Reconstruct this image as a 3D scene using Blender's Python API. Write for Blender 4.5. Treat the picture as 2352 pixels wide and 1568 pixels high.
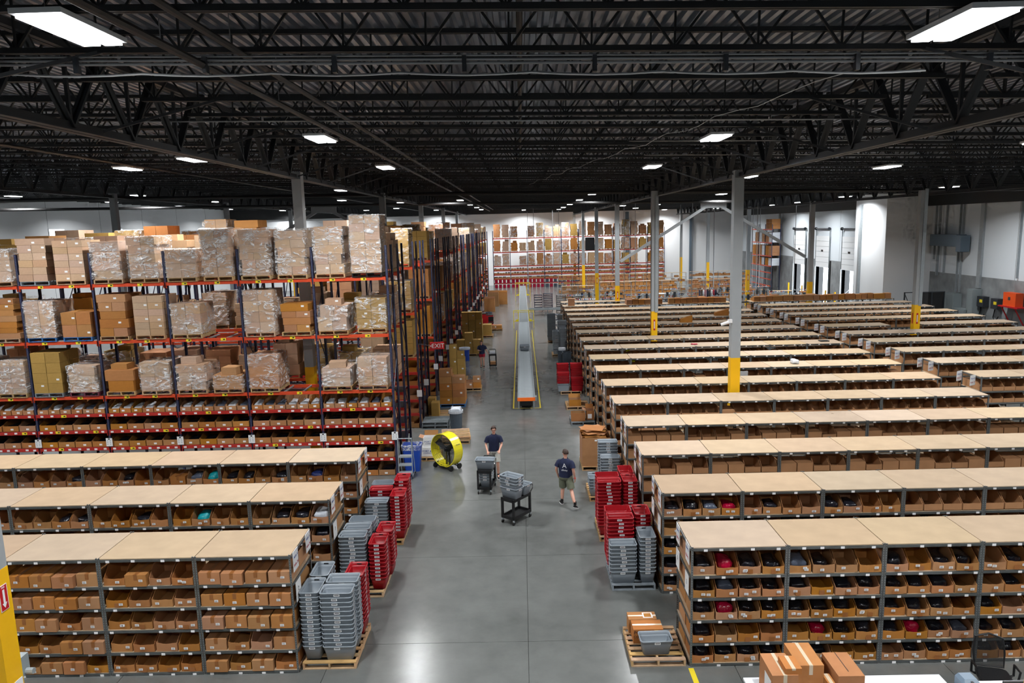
import bpy, bmesh, math, random
from mathutils import Vector, Matrix

for _o in list(bpy.data.objects):
    bpy.data.objects.remove(_o, do_unlink=True)
SC = bpy.context.scene
COL = SC.collection
random.seed(7)

# ------------------------------------------------------------------ camera
F_PX, PITCH, YAW, ROLL, CAM_H = 1664.64, 0.1564, -0.0160, -0.0269, 8.533
_cy, _sy, _cp, _sp, _cr, _sr = (math.cos(YAW), math.sin(YAW), math.cos(PITCH), math.sin(PITCH), math.cos(ROLL), math.sin(ROLL))
_R0 = Vector((_cy, -_sy, 0)); _F0 = Vector((_cp * _sy, _cp * _cy, -_sp)); _D0 = Vector((-_sp * _sy, -_sp * _cy, -_cp))
_right = _R0 * _cr - _D0 * _sr
_down = _R0 * _sr + _D0 * _cr
cam_d = bpy.data.cameras.new('camera')
cam_d.sensor_width = 36.0
cam_d.lens = F_PX / 2352 * 36.0
cam_d.clip_end = 400
cam = bpy.data.objects.new('camera', cam_d)
COL.objects.link(cam)
_m = Matrix((_right, -_down, -_F0)).transposed().to_4x4()
_m.translation = Vector((0, 0, CAM_H))
cam.matrix_world = _m
SC.camera = cam

# ------------------------------------------------------------------ world, exposure
SC.view_settings.view_transform = 'Standard'
SC.view_settings.look = 'None'
SC.view_settings.exposure = 0.0
SC.view_settings.gamma = 1.0
SC.view_settings.use_curve_mapping = False
SC.cycles.max_bounces = 3
SC.cycles.diffuse_bounces = 2
SC.cycles.glossy_bounces = 2
SC.cycles.transparent_max_bounces = 6
SC.cycles.use_adaptive_sampling = True
SC.cycles.adaptive_threshold = 0.1
SC.cycles.adaptive_min_samples = 12
SC.cycles.sample_clamp_indirect = 6.0
W = bpy.data.worlds.new('daylight')
SC.world = W
W.use_nodes = True
_bg = W.node_tree.nodes['Background']
_bg.inputs[0].default_value = (0.86, 0.93, 1.0, 1)
_bg.inputs[1].default_value = 8.0
LAMP_W = 590.0           # watts of one ceiling light

# ------------------------------------------------------------------ helpers
def lin(r, g, b):
    f = lambda c: (c / 255 / 12.92) if c / 255 <= 0.04045 else ((c / 255 + 0.055) / 1.055) ** 2.4
    return (f(r), f(g), f(b), 1)

MATS = {}
def mat(name, col, rough=0.6, metal=0.0, spec=0.5, var=0.0, hue=0.0, noise=0.0, nscale=8.0, bump=0.0, bscale=40.0, coat=0.0):
    """procedural principled; var/hue: change from object to object; noise: blotches on the object."""
    if name in MATS: return MATS[name]
    m = bpy.data.materials.new(name); m.use_nodes = True
    nt = m.node_tree; b = nt.nodes['Principled BSDF']
    b.inputs['Roughness'].default_value = rough
    b.inputs['Metallic'].default_value = metal
    b.inputs['Specular IOR Level'].default_value = spec
    b.inputs['Coat Weight'].default_value = coat
    c = lin(*col)
    b.inputs['Base Color'].default_value = c
    m.diffuse_color = c
    last = None
    if var or hue:
        oi = nt.nodes.new('ShaderNodeObjectInfo')
        hs = nt.nodes.new('ShaderNodeHueSaturation')
        hs.inputs['Color'].default_value = c
        mr = nt.nodes.new('ShaderNodeMapRange')
        mr.inputs['To Min'].default_value = 1 - var; mr.inputs['To Max'].default_value = 1 + var
        nt.links.new(oi.outputs['Random'], mr.inputs['Value'])
        nt.links.new(mr.outputs[0], hs.inputs['Value'])
        if hue:
            wn = nt.nodes.new('ShaderNodeTexWhiteNoise'); wn.noise_dimensions = '1D'
            nt.links.new(oi.outputs['Random'], wn.inputs['W'])
            m2 = nt.nodes.new('ShaderNodeMapRange')
            m2.inputs['To Min'].default_value = 0.5 - hue; m2.inputs['To Max'].default_value = 0.5 + hue
            nt.links.new(wn.outputs['Value'], m2.inputs['Value'])
            nt.links.new(m2.outputs[0], hs.inputs['Hue'])
            m3 = nt.nodes.new('ShaderNodeMapRange')
            m3.inputs['To Min'].default_value = 0.8; m3.inputs['To Max'].default_value = 1.15
            nt.links.new(wn.outputs['Color'], m3.inputs['Value'])
            nt.links.new(m3.outputs[0], hs.inputs['Saturation'])
        last = hs.outputs['Color']
    if noise:
        tc = nt.nodes.new('ShaderNodeTexCoord')
        n = nt.nodes.new('ShaderNodeTexNoise'); n.inputs['Scale'].default_value = nscale; n.inputs['Detail'].default_value = 2
        nt.links.new(tc.outputs['Object'], n.inputs['Vector'])
        mr = nt.nodes.new('ShaderNodeMapRange')
        mr.inputs['From Min'].default_value = 0.3; mr.inputs['From Max'].default_value = 0.7
        mr.inputs['To Min'].default_value = 1 - noise; mr.inputs['To Max'].default_value = 1 + noise
        nt.links.new(n.outputs['Fac'], mr.inputs['Value'])
        hs = nt.nodes.new('ShaderNodeHueSaturation')
        if last: nt.links.new(last, hs.inputs['Color'])
        else: hs.inputs['Color'].default_value = c
        nt.links.new(mr.outputs[0], hs.inputs['Value'])
        last = hs.outputs['Color']
    if last: nt.links.new(last, b.inputs['Base Color'])
    if bump:
        tc = nt.nodes.new('ShaderNodeTexCoord')
        n = nt.nodes.new('ShaderNodeTexNoise'); n.inputs['Scale'].default_value = bscale; n.inputs['Detail'].default_value = 3
        nt.links.new(tc.outputs['Object'], n.inputs['Vector'])
        bp = nt.nodes.new('ShaderNodeBump'); bp.inputs['Strength'].default_value = bump; bp.inputs['Distance'].default_value = 0.02
        nt.links.new(n.outputs['Fac'], bp.inputs['Height'])
        nt.links.new(bp.outputs[0], b.inputs['Normal'])
    MATS[name] = m
    return m

def emat(name, col, strength):
    m = bpy.data.materials.new(name); m.use_nodes = True
    nt = m.node_tree; nt.nodes.remove(nt.nodes['Principled BSDF'])
    e = nt.nodes.new('ShaderNodeEmission'); e.inputs[0].default_value = lin(*col); e.inputs[1].default_value = strength
    nt.links.new(e.outputs[0], nt.nodes['Material Output'].inputs[0])
    MATS[name] = m
    return m

class MB:
    def __init__(s): s.v = []; s.f = []; s.m = []; s.mi = 0
    def add(s, vs, fs):
        o = len(s.v); s.v += [tuple(p) for p in vs]
        for f in fs: s.f.append(tuple(i + o for i in f)); s.m.append(s.mi)
        return s
    def box(s, x0, x1, y0, y1, z0, z1):
        return s.add([(x0,y0,z0),(x1,y0,z0),(x1,y1,z0),(x0,y1,z0),(x0,y0,z1),(x1,y0,z1),(x1,y1,z1),(x0,y1,z1)],
                     [(0,3,2,1),(4,5,6,7),(0,1,5,4),(1,2,6,5),(2,3,7,6),(3,0,4,7)])
    def bar(s, p, q, w, h=None, up=(0,0,1)):
        h = h or w; p = Vector(p); q = Vector(q); d = (q - p).normalized(); u = Vector(up)
        if abs(d.dot(u)) > 0.98: u = Vector((1,0,0)) if abs(d.x) < 0.9 else Vector((0,1,0))
        a = d.cross(u).normalized() * (w / 2); b = a.cross(d).normalized() * (h / 2)
        vs = [p-a-b, p+a-b, p+a+b, p-a+b, q-a-b, q+a-b, q+a+b, q-a+b]
        return s.add(vs, [(0,1,2,3),(7,6,5,4),(0,4,5,1),(1,5,6,2),(2,6,7,3),(3,7,4,0)])
    def tube(s, pts, r, n=8, cap=True):
        pts = [Vector(p) for p in pts]; rs = r if isinstance(r, (list, tuple)) else [r] * len(pts)
        rings = []; prev = None
        for i, p in enumerate(pts):
            d = (pts[min(i+1, len(pts)-1)] - pts[max(i-1, 0)]).normalized()
            if prev is None:
                u = Vector((0,0,1)) if abs(d.z) < 0.9 else Vector((1,0,0))
                a = d.cross(u).normalized()
            else:
                a = (prev - d * prev.dot(d)).normalized()
            prev = a; b = d.cross(a)
            rings.append([p + (a * math.cos(2*math.pi*k/n) + b * math.sin(2*math.pi*k/n)) * rs[i] for k in range(n)])
        vs = [v for R in rings for v in R]; fs = []
        for i in range(len(rings)-1):
            for k in range(n):
                fs.append((i*n+k, i*n+(k+1)%n, (i+1)*n+(k+1)%n, (i+1)*n+k))
        if cap: fs += [tuple(reversed(range(n))), tuple(range((len(rings)-1)*n, len(rings)*n))]
        return s.add(vs, fs)
    def loft(s, rings, cap0=True, cap1=True):
        n = len(rings[0]); vs = [v for R in rings for v in R]; fs = []
        for i in range(len(rings)-1):
            for k in range(n): fs.append((i*n+k, i*n+(k+1)%n, (i+1)*n+(k+1)%n, (i+1)*n+k))
        if cap0: fs.append(tuple(reversed(range(n))))
        if cap1: fs.append(tuple(range((len(rings)-1)*n, len(rings)*n)))
        return s.add(vs, fs)
    def prism(s, poly, axis, a, b):
        """poly in the two other axes; extruded along axis from a to b"""
        def P(p, t):
            return {'x': (t, p[0], p[1]), 'y': (p[0], t, p[1]), 'z': (p[0], p[1], t)}[axis]
        return s.loft([[P(p, a) for p in poly], [P(p, b) for p in poly]])
    def mesh(s, name, mats, smooth=False):
        me = bpy.data.meshes.new(name); me.from_pydata(s.v, [], s.f)
        for m in (mats if isinstance(mats, (list, tuple)) else [mats]): me.materials.append(m)
        if any(s.m): me.polygons.foreach_set('material_index', s.m)
        bm = bmesh.new(); bm.from_mesh(me); bmesh.ops.recalc_face_normals(bm, faces=bm.faces); bm.to_mesh(me); bm.free()
        if smooth: me.polygons.foreach_set('use_smooth', [True] * len(me.polygons))
        return me
    def build(s, name, mats, parent=None, loc=(0,0,0), rz=0.0, smooth=False):
        return ob(name, s.mesh(name, mats, smooth), parent, loc, rz)

def ob(name, data, parent=None, loc=(0,0,0), rz=0.0, scale=None, rot=None):
    o = bpy.data.objects.new(name, data); COL.objects.link(o)
    o.location = loc
    if rot: o.rotation_euler = rot
    elif rz: o.rotation_euler = (0, 0, rz)
    if scale: o.scale = scale
    if parent: o.parent = parent
    return o
SEEN = {}
def tag(o, label, cat, group=None):
    o['label'] = label; o['category'] = cat
    if group: o['group'] = group
    SEEN.setdefault(label, []).append(o)
    return o
def thing(name, label, cat, loc=(0,0,0), rz=0.0, group=None):
    return tag(ob(name, None, None, loc, rz), label, cat, group)
def struct(o, kind='structure'):
    o['kind'] = kind; return o
CACHE = {}
def cached(key, fn):
    if key not in CACHE: CACHE[key] = fn()
    return CACHE[key]
ORD = ['first','second','third','fourth','fifth','sixth','seventh','eighth','ninth','tenth','eleventh','twelfth','thirteenth','fourteenth','fifteenth','sixteenth','seventeenth','eighteenth','nineteenth','twentieth'] + ['%dth' % i for i in range(21, 60)]
U = random.uniform

def text(body, size, m, parent, loc, rot, align='CENTER'):
    key = ('txt', body, size, m.name, align)
    def mk():
        c = bpy.data.curves.new('lettering', 'FONT'); c.body = body; c.size = size
        c.align_x = align; c.align_y = 'CENTER'; c.extrude = 0.0008; c.resolution_u = 2
        tmp = bpy.data.objects.new('tmp', c)
        me = bpy.data.meshes.new_from_object(tmp)
        bpy.data.objects.remove(tmp, do_unlink=True); bpy.data.curves.remove(c)
        me.materials.clear(); me.materials.append(m); me.name = 'lettering'
        return me
    return ob('lettering', cached(key, mk), parent, loc, rot=rot)

# ------------------------------------------------------------------ materials
M_board = mat('particle_board', (178, 155, 128), 0.65, spec=0.25, var=0.07, hue=0.006, noise=0.05, nscale=3)
M_steel = mat('shelf_steel', (104, 108, 108), 0.35, 0.6, noise=0.06)
M_kraft = mat('kraft', (172, 119, 71), 0.75, spec=0.2, var=0.12, hue=0.007, noise=0.05, nscale=5)
M_kraft2 = mat('kraft_rosy', (184, 152, 124), 0.75, spec=0.2, var=0.12, hue=0.010, noise=0.05, nscale=5)
M_kraft3 = mat('kraft_yellow', (168, 134, 72), 0.75, spec=0.2, var=0.10, noise=0.05, nscale=5)
M_tape = mat('brown_tape', (150, 96, 52), 0.3, var=0.1)
M_ctape = mat('clear_tape', (205, 190, 165), 0.15)
M_white = mat('white_paper', (232, 232, 232), 0.6)
M_black = mat('black_plastic', (22, 23, 25), 0.45, noise=0.1)
M_rubber = mat('rubber', (18, 18, 18), 0.8)
M_navy = mat('rack_navy', (24, 28, 54), 0.45, noise=0.08)
M_orange = mat('rack_orange', (206, 72, 38), 0.45, noise=0.06, nscale=2)
M_red_beam = mat('rack_red', (176, 44, 36), 0.45, noise=0.06, nscale=2)
M_galv = mat('galvanised', (166, 174, 178), 0.4, 0.35, noise=0.06)
M_tote = mat('tote_grey', (138, 147, 155), 0.45, var=0.05)
M_tote_red = mat('tote_red', (162, 10, 26), 0.4, var=0.06)
M_wood = mat('pallet_wood', (180, 146, 106), 0.8, spec=0.2, var=0.16, hue=0.01, noise=0.12, nscale=6)
M_wood_b = mat('pallet_blue', (52, 108, 168), 0.7, var=0.1, noise=0.15)
M_wood_g = mat('pallet_weathered', (120, 128, 134), 0.8, var=0.15, noise=0.15)
M_wood_p = mat('pallet_maroon', (110, 48, 66), 0.7, var=0.1, noise=0.15)
M_col = mat('column_grey', (158, 163, 166), 0.5, noise=0.03, nscale=2)
M_yel = mat('safety_yellow', (244, 186, 8), 0.5, noise=0.03, nscale=2)
M_yel2 = mat('gate_yellow', (232, 212, 30), 0.5)
M_wall = mat('wall_white', (236, 239, 241), 0.8, spec=0.2, noise=0.015, nscale=0.4)
M_wall_r = mat('wall_right_paint', (222, 230, 236), 0.8, spec=0.2, noise=0.02, nscale=0.4)
M_conc = mat('bare_concrete', (140, 144, 146), 0.85, noise=0.22, nscale=1.2)
M_joist = mat('joist_black', (30, 32, 34), 0.55, noise=0.1, nscale=1)
M_girder = mat('girder_dark', (44, 46, 49), 0.55, noise=0.1, nscale=1)
M_pipe = mat('black_pipe', (30, 29, 29), 0.5)
M_conduit = mat('conduit', (150, 152, 154), 0.35, 0.5)
M_skin = mat('skin', (214, 160, 138), 0.55)
M_hair = mat('brown_hair', (62, 44, 36), 0.6, noise=0.3, nscale=40)
M_shirt = mat('navy_cotton', (22, 30, 62), 0.85, noise=0.12, nscale=10)
M_khaki = mat('olive_cotton', (104, 108, 90), 0.85, noise=0.12, nscale=10)
M_grey_cloth = mat('light_grey_cotton', (176, 174, 166), 0.85, noise=0.1, nscale=10)
M_redcloth = mat('red_cotton', (170, 24, 50), 0.85)
M_shoe = mat('black_shoe', (20, 20, 22), 0.6)
M_sole = mat('white_sole', (225, 225, 225), 0.6)
M_bagdark = mat('bag_dark', (24, 25, 32), 0.16, spec=0.7, var=0.3, bump=1.0, bscale=14)
M_bagred = mat('bag_red', (176, 14, 56), 0.16, spec=0.7, bump=1.0, bscale=14)
M_bagwhite = mat('bag_white', (206, 212, 220), 0.25, spec=0.6, var=0.16, bump=1.0, bscale=12)
M_bagblue = mat('bag_blue', (38, 52, 110), 0.3, bump=1.0, bscale=14)
M_bagslate = mat('bag_slate', (84, 92, 108), 0.25, var=0.2, bump=1.0, bscale=12)
M_teal = mat('bag_teal', (20, 160, 170), 0.3, bump=1.0, bscale=14)
M_lime = mat('bag_lime', (214, 232, 30), 0.3, bump=1.0, bscale=14)
M_mint = mat('bag_mint', (196, 214, 196), 0.25, bump=1.0, bscale=14)
M_bin = mat('bin_grey', (72, 82, 92), 0.5, noise=0.05)
M_binblue = mat('bin_blue', (26, 70, 170), 0.4)
M_fan = mat('fan_yellow', (232, 218, 44), 0.25, spec=0.6)
M_ylabel = mat('yellow_label', (236, 214, 40), 0.6)
M_ink = mat('ink', (30, 30, 34), 0.7)
M_inkblue = mat('ink_blue', (52, 84, 160), 0.7)
M_inkred = mat('ink_red', (186, 30, 50), 0.7)
M_signred = mat('sign_red', (190, 22, 30), 0.5)
M_orangepaint = mat('orange_paint', (238, 110, 26), 0.45)
M_hood = mat('hood_orange', (236, 84, 24), 0.45)
M_cab = mat('cabinet_grey', (138, 148, 150), 0.45)
M_duct = mat('duct_blue_grey', (104, 120, 134), 0.4, 0.4)
M_lampbody = mat('lamp_body', (215, 218, 220), 0.4)
M_mach = mat('machine_grey', (176, 182, 186), 0.45, var=0.3)
M_machd = mat('machine_dark', (52, 56, 62), 0.45, var=0.3)
M_deskwhite = mat('desk_white', (232, 236, 242), 0.35)

def slotted():
    m = mat('slotted_steel', (98, 101, 101), 0.4, 0.5)
    nt = m.node_tree; b = nt.nodes['Principled BSDF']
    tc = nt.nodes.new('ShaderNodeTexCoord'); sx = nt.nodes.new('ShaderNodeSeparateXYZ')
    nt.links.new(tc.outputs['Object'], sx.inputs[0])
    a = nt.nodes.new('ShaderNodeMath'); a.operation = 'MULTIPLY'; a.inputs[1].default_value = 1 / 0.05
    fr = nt.nodes.new('ShaderNodeMath'); fr.operation = 'FRACT'
    gt = nt.nodes.new('ShaderNodeMath'); gt.operation = 'GREATER_THAN'; gt.inputs[1].default_value = 0.62
    nt.links.new(sx.outputs['Z'], a.inputs[0]); nt.links.new(a.outputs[0], fr.inputs[0]); nt.links.new(fr.outputs[0], gt.inputs[0])
    xa = nt.nodes.new('ShaderNodeMath'); xa.operation = 'ABSOLUTE'; nt.links.new(sx.outputs['X'], xa.inputs[0])
    lt = nt.nodes.new('ShaderNodeMath'); lt.operation = 'LESS_THAN'; lt.inputs[1].default_value = 0.006
    nt.links.new(xa.outputs[0], lt.inputs[0])
    ya = nt.nodes.new('ShaderNodeMath'); ya.operation = 'ABSOLUTE'; nt.links.new(sx.outputs['Y'], ya.inputs[0])
    ly = nt.nodes.new('ShaderNodeMath'); ly.operation = 'LESS_THAN'; ly.inputs[1].default_value = 0.006
    nt.links.new(ya.outputs[0], ly.inputs[0])
    mx = nt.nodes.new('ShaderNodeMath'); mx.operation = 'MAXIMUM'
    nt.links.new(lt.outputs[0], mx.inputs[0]); mx.inputs[1].default_value = 0.0
    mu = nt.nodes.new('ShaderNodeMath'); mu.operation = 'MULTIPLY'
    nt.links.new(mx.outputs[0], mu.inputs[0]); nt.links.new(gt.outputs[0], mu.inputs[1])
    mixn = nt.nodes.new('ShaderNodeMix'); mixn.data_type = 'RGBA'
    mixn.inputs['A'].default_value = lin(122, 126, 126); mixn.inputs['B'].default_value = lin(58, 58, 58)
    nt.links.new(mu.outputs[0], mixn.inputs['Factor']); nt.links.new(mixn.outputs['Result'], b.inputs['Base Color'])
    return m
M_slot = slotted()

def wrap_material():
    m = bpy.data.materials.new('stretch_film'); m.use_nodes = True
    nt = m.node_tree; b = nt.nodes['Principled BSDF']
    b.inputs['Base Color'].default_value = (0.86, 0.88, 0.9, 1); b.inputs['Roughness'].default_value = 0.14
    b.inputs['Specular IOR Level'].default_value = 0.8
    tc = nt.nodes.new('ShaderNodeTexCoord'); mp = nt.nodes.new('ShaderNodeMapping')
    mp.inputs['Rotation'].default_value = (0.35, 0.5, 0.2); mp.inputs['Scale'].default_value = (1.0, 1.0, 2.2)
    oi = nt.nodes.new('ShaderNodeObjectInfo')
    va = nt.nodes.new('ShaderNodeVectorMath'); va.operation = 'ADD'
    sc = nt.nodes.new('ShaderNodeVectorMath'); sc.operation = 'SCALE'; sc.inputs['Scale'].default_value = 1.0
    nt.links.new(oi.outputs['Location'], sc.inputs[0])
    nt.links.new(tc.outputs['Object'], va.inputs[0]); nt.links.new(sc.outputs[0], va.inputs[1])
    nt.links.new(va.outputs[0], mp.inputs['Vector'])
    n = nt.nodes.new('ShaderNodeTexNoise'); n.inputs['Scale'].default_value = 2.6; n.inputs['Detail'].default_value = 6; n.inputs['Distortion'].default_value = 1.6
    nt.links.new(mp.outputs[0], n.inputs['Vector'])
    n.inputs['Scale'].default_value = 1.9; n.inputs['Detail'].default_value = 3; n.inputs['Distortion'].default_value = 2.2
    def mth(op, a, b=None, c=None):
        q = nt.nodes.new('ShaderNodeMath'); q.operation = op
        for i, x in enumerate((a, b, c)):
            if x is None: continue
            if isinstance(x, (int, float)): q.inputs[i].default_value = x
            else: nt.links.new(x, q.inputs[i])
        return q.outputs[0]
    d = mth('ABSOLUTE', mth('SUBTRACT', n.outputs['Fac'], 0.5))
    rg = nt.nodes.new('ShaderNodeMapRange'); rg.inputs['From Min'].default_value = 0.06; rg.inputs['From Max'].default_value = 0.0
    nt.links.new(d, rg.inputs['Value'])
    n2 = nt.nodes.new('ShaderNodeTexNoise'); n2.inputs['Scale'].default_value = 1.4; n2.inputs['Detail'].default_value = 2
    nt.links.new(va.outputs[0], n2.inputs['Vector'])
    mk = nt.nodes.new('ShaderNodeMapRange'); mk.inputs['From Min'].default_value = 0.42; mk.inputs['From Max'].default_value = 0.62
    nt.links.new(n2.outputs['Fac'], mk.inputs['Value'])
    pt = nt.nodes.new('ShaderNodeMapRange'); pt.inputs['From Min'].default_value = 0.58; pt.inputs['From Max'].default_value = 0.72
    nt.links.new(n.outputs['Fac'], pt.inputs['Value'])
    fac = mth('ADD', mth('ADD', 0.07, mth('MULTIPLY', mth('MULTIPLY', rg.outputs[0], mk.outputs[0]), 0.85)), mth('MULTIPLY', pt.outputs[0], 0.75))
    fac = mth('MINIMUM', fac, 0.85)
    class _F: outputs = [fac]
    cr = _F
    bp = nt.nodes.new('ShaderNodeBump'); bp.inputs['Strength'].default_value = 1.0; bp.inputs['Distance'].default_value = 0.06
    nt.links.new(n.outputs['Fac'], bp.inputs['Height']); nt.links.new(bp.outputs[0], b.inputs['Normal'])
    tr = nt.nodes.new('ShaderNodeBsdfTransparent'); mx = nt.nodes.new('ShaderNodeMixShader')
    nt.links.new(cr.outputs[0], mx.inputs[0]); nt.links.new(tr.outputs[0], mx.inputs[1]); nt.links.new(b.outputs[0], mx.inputs[2])
    nt.links.new(mx.outputs[0], nt.nodes['Material Output'].inputs[0])
    return m
M_film = wrap_material()

def mesh_fabric(name, col, alpha):
    m = bpy.data.materials.new(name); m.use_nodes = True
    nt = m.node_tree; b = nt.nodes['Principled BSDF']; b.inputs['Base Color'].default_value = lin(*col); b.inputs['Roughness'].default_value = 0.7
    tr = nt.nodes.new('ShaderNodeBsdfTransparent'); mx = nt.nodes.new('ShaderNodeMixShader'); mx.inputs[0].default_value = alpha
    nt.links.new(tr.outputs[0], mx.inputs[1]); nt.links.new(b.outputs[0], mx.inputs[2])
    nt.links.new(mx.outputs[0], nt.nodes['Material Output'].inputs[0])
    return m
M_meshback = mesh_fabric('chair_mesh', (14, 14, 16), 0.72)
M_grille = mesh_fabric('fan_grille', (58, 58, 52), 0.7)

def floor_material():
    m = mat('polished_concrete', (112, 114, 112), 0.3, spec=0.5)
    nt = m.node_tree; b = nt.nodes['Principled BSDF']
    tc = nt.nodes.new('ShaderNodeNewGeometry')
    n1 = nt.nodes.new('ShaderNodeTexNoise'); n1.inputs['Scale'].default_value = 0.30; n1.inputs['Detail'].default_value = 2
    n2 = nt.nodes.new('ShaderNodeTexNoise'); n2.inputs['Scale'].default_value = 1.6; n2.inputs['Detail'].default_value = 4; n2.inputs['Roughness'].default_value = 0.6
    for n in (n1, n2): nt.links.new(tc.outputs['Position'], n.inputs['Vector'])
    ad = nt.nodes.new('ShaderNodeMath'); ad.operation = 'ADD'
    nt.links.new(n1.outputs['Fac'], ad.inputs[0]); nt.links.new(n2.outputs['Fac'], ad.inputs[1])
    mr = nt.nodes.new('ShaderNodeMapRange'); mr.inputs['From Min'].default_value = 0.6; mr.inputs['From Max'].default_value = 1.4
    nt.links.new(ad.outputs[0], mr.inputs['Value'])
    cr = nt.nodes.new('ShaderNodeMix'); cr.data_type = 'RGBA'
    cr.inputs['A'].default_value = lin(90, 92, 90); cr.inputs['B'].default_value = lin(112, 114, 112)
    nt.links.new(mr.outputs[0], cr.inputs['Factor']); nt.links.new(cr.outputs['Result'], b.inputs['Base Color'])
    r = nt.nodes.new('ShaderNodeMapRange'); r.inputs['To Min'].default_value = 0.18; r.inputs['To Max'].default_value = 0.25
    nt.links.new(n1.outputs['Fac'], r.inputs['Value']); nt.links.new(r.outputs[0], b.inputs['Roughness'])
    return m
M_floor = floor_material()

def deck_material():
    m = mat('roof_deck', (150, 148, 143), 0.32, 0.8, noise=0.0)
    nt = m.node_tree; b = nt.nodes['Principled BSDF']
    tc = nt.nodes.new('ShaderNodeNewGeometry')
    mp = nt.nodes.new('ShaderNodeMapping'); mp.inputs['Scale'].default_value = (2.0, 0.25, 1)
    nt.links.new(tc.outputs['Position'], mp.inputs['Vector'])
    n = nt.nodes.new('ShaderNodeTexNoise'); n.inputs['Scale'].default_value = 1.2; n.inputs['Detail'].default_value = 4
    nt.links.new(mp.outputs[0], n.inputs['Vector'])
    cr = nt.nodes.new('ShaderNodeMix'); cr.data_type = 'RGBA'
    cr.inputs['A'].default_value = lin(122, 130, 142); cr.inputs['B'].default_value = lin(186, 196, 210)
    nt.links.new(n.outputs['Fac'], cr.inputs['Factor']); nt.links.new(cr.outputs['Result'], b.inputs['Base Color'])
    return m
M_deck = deck_material()
M_lens = emat('lamp_lens', (250, 252, 255), 9.0)

# ================================================================== STRUCTURE
XW0, XW1, YW0, YW1 = -43.5, 32.0, -14.0, 108.0
SL = -0.0245                                   # roof falls towards the right wall
def zdeck(x): return 11.86 + SL * x
PY = math.atan(-SL)

fl = MB().box(XW0, XW1, YW0, YW1, -0.3, -0.012).build('floor', mat('joint_filler', (62, 62, 60), 0.8)); struct(fl)
JX = [XW0] + [-0.05 + 4.0 * k for k in range(-10, 9)][0:] ; JX = [x for x in JX if XW0 <= x < XW1] + [XW1]
JY = [YW0] + [13.95 + 4.0 * k for k in range(-6, 24)] + [YW1]; JY = [y for y in JY if YW0 <= y <= YW1]
rest = MB()
for i in range(len(JX) - 1):
    for j in range(len(JY) - 1):
        x0, x1, y0, y1 = JX[i] + .005, JX[i+1] - .005, JY[j] + .005, JY[j+1] - .005
        if x1 - x0 < 0.1 or y1 - y0 < 0.1: continue
        if -4.6 < x0 + 2 < 4.6 and 9 < y1 < 104:
            ob('floor_slab', MB().box(0, x1-x0, 0, y1-y0, -0.0115, 0).mesh('floor_slab', M_floor), fl, (x0, y0, 0))
        else: rest.box(x0, x1, y0, y1, -0.0115, 0)
struct(rest.build('floor_slabs_under_racks', M_floor, fl), 'stuff')

def deck():
    b = MB(); p = 0.203; h = 0.085; x = XW0 - 0.5; prof = []
    while x < XW1 + 0.5:
        prof += [(x, 0), (x + p*.42, 0), (x + p*.55, h), (x + p*.87, h)]; x += p
    vs = []
    for (px, pz) in prof: vs += [(px, YW0 - .5, zdeck(px) + pz), (px, YW1 + .5, zdeck(px) + pz)]
    b.add(vs, [(2*i, 2*i+2, 2*i+3, 2*i+1) for i in range(len(prof)-1)])
    return b.build('ceiling', M_deck)
struct(deck())

# walls
def wall_with_holes(name, m_hi, m_lo, band, x0, x1, ya, yb, ztop, holes):
    root = struct(ob(name, None))
    ys = sorted(set([ya, yb] + [h[0] for h in holes] + [h[1] for h in holes]))
    for a, b in zip(ys[:-1], ys[1:]):
        hs = [h for h in holes if h[0] <= a and h[1] >= b]
        spans = [(-.3, ztop)]
        if hs: spans = [(-.3, hs[0][2]), (hs[0][3], ztop)]
        for z0, z1 in spans:
            if z1 - z0 < .01: continue
            for q0, q1, mm in ((z0, min(z1, band), m_lo), (max(z0, band), z1, m_hi)):
                if q1 - q0 > .01: MB().box(x0, x1, a, b, q0, q1).build('wall_panel', mm, root)
    return root
DOORS = [(63.2, 66.6), (69.6, 73.0), (76.0, 79.4), (82.4, 85.8)]
MAN = (67.4, 68.6)
wall_with_holes('wall_right', M_wall_r, M_conc, 4.25, XW1, XW1 + .3, YW0, YW1, 13.5,
                [(a, b, 0.0, 3.6) for a, b in DOORS] + [(MAN[0], MAN[1], 0.0, 2.6)])
WIN = [(67.0, 69.4, 8.35, 9.55), (77.6, 79.6, 8.35, 9.55)]
wall_with_holes('wall_left', M_wall, M_wall, 0.0, XW0 - .3, XW0, YW0, YW1, 14, WIN)
struct(MB().box(XW0 - .3, XW1 + .3, YW1, YW1 + .3, -.3, 14).build('wall_far', M_wall))
struct(MB().box(XW0 - .3, XW1 + .3, YW0 - .3, YW0, -.3, 14).build('wall_near', M_wall))
M_glass = mesh_fabric('window_glass', (225, 235, 240), 0.12)
for i, (a, b, z0, z1) in enumerate(WIN):
    w = struct(ob('window_%d' % (i + 1), None, None, (XW0 - .15, a, z0)))
    f = MB(); L, H = b - a, z1 - z0
    f.box(-.06, .2, 0, L, 0, .08).box(-.06, .2, 0, L, H - .08, H).box(-.06, .2, 0, .08, .08, H - .08).box(-.06, .2, L - .08, L, .08, H - .08)
    f.build('window_frame', M_wall, w)
    MB().box(-.01, .01, .08, L - .08, .08, H - .08).build('pane', M_glass, w)
# wall joints (tilt-up panel seams)
for k, (u0, u1) in enumerate([(a, a + .04) for a in (22, 30.5, 39, 47.5, 56, 64.8, 73.8, 81, 90, 98.5)]):
    struct(MB().box(XW1 - .006, XW1 + .02, u0, u1, 0, 11).build('trim_%d' % (k + 1), mat('seam', (150, 155, 158), 0.8)))
for k, y in enumerate((50, 58.5, 67, 75.5, 84, 92.5, 101)):
    struct(MB().box(XW0 - .02, XW0 + .006, y, y + .05, 0, 13).build('trim_%d' % (k + 20), MATS['seam']))
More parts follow.
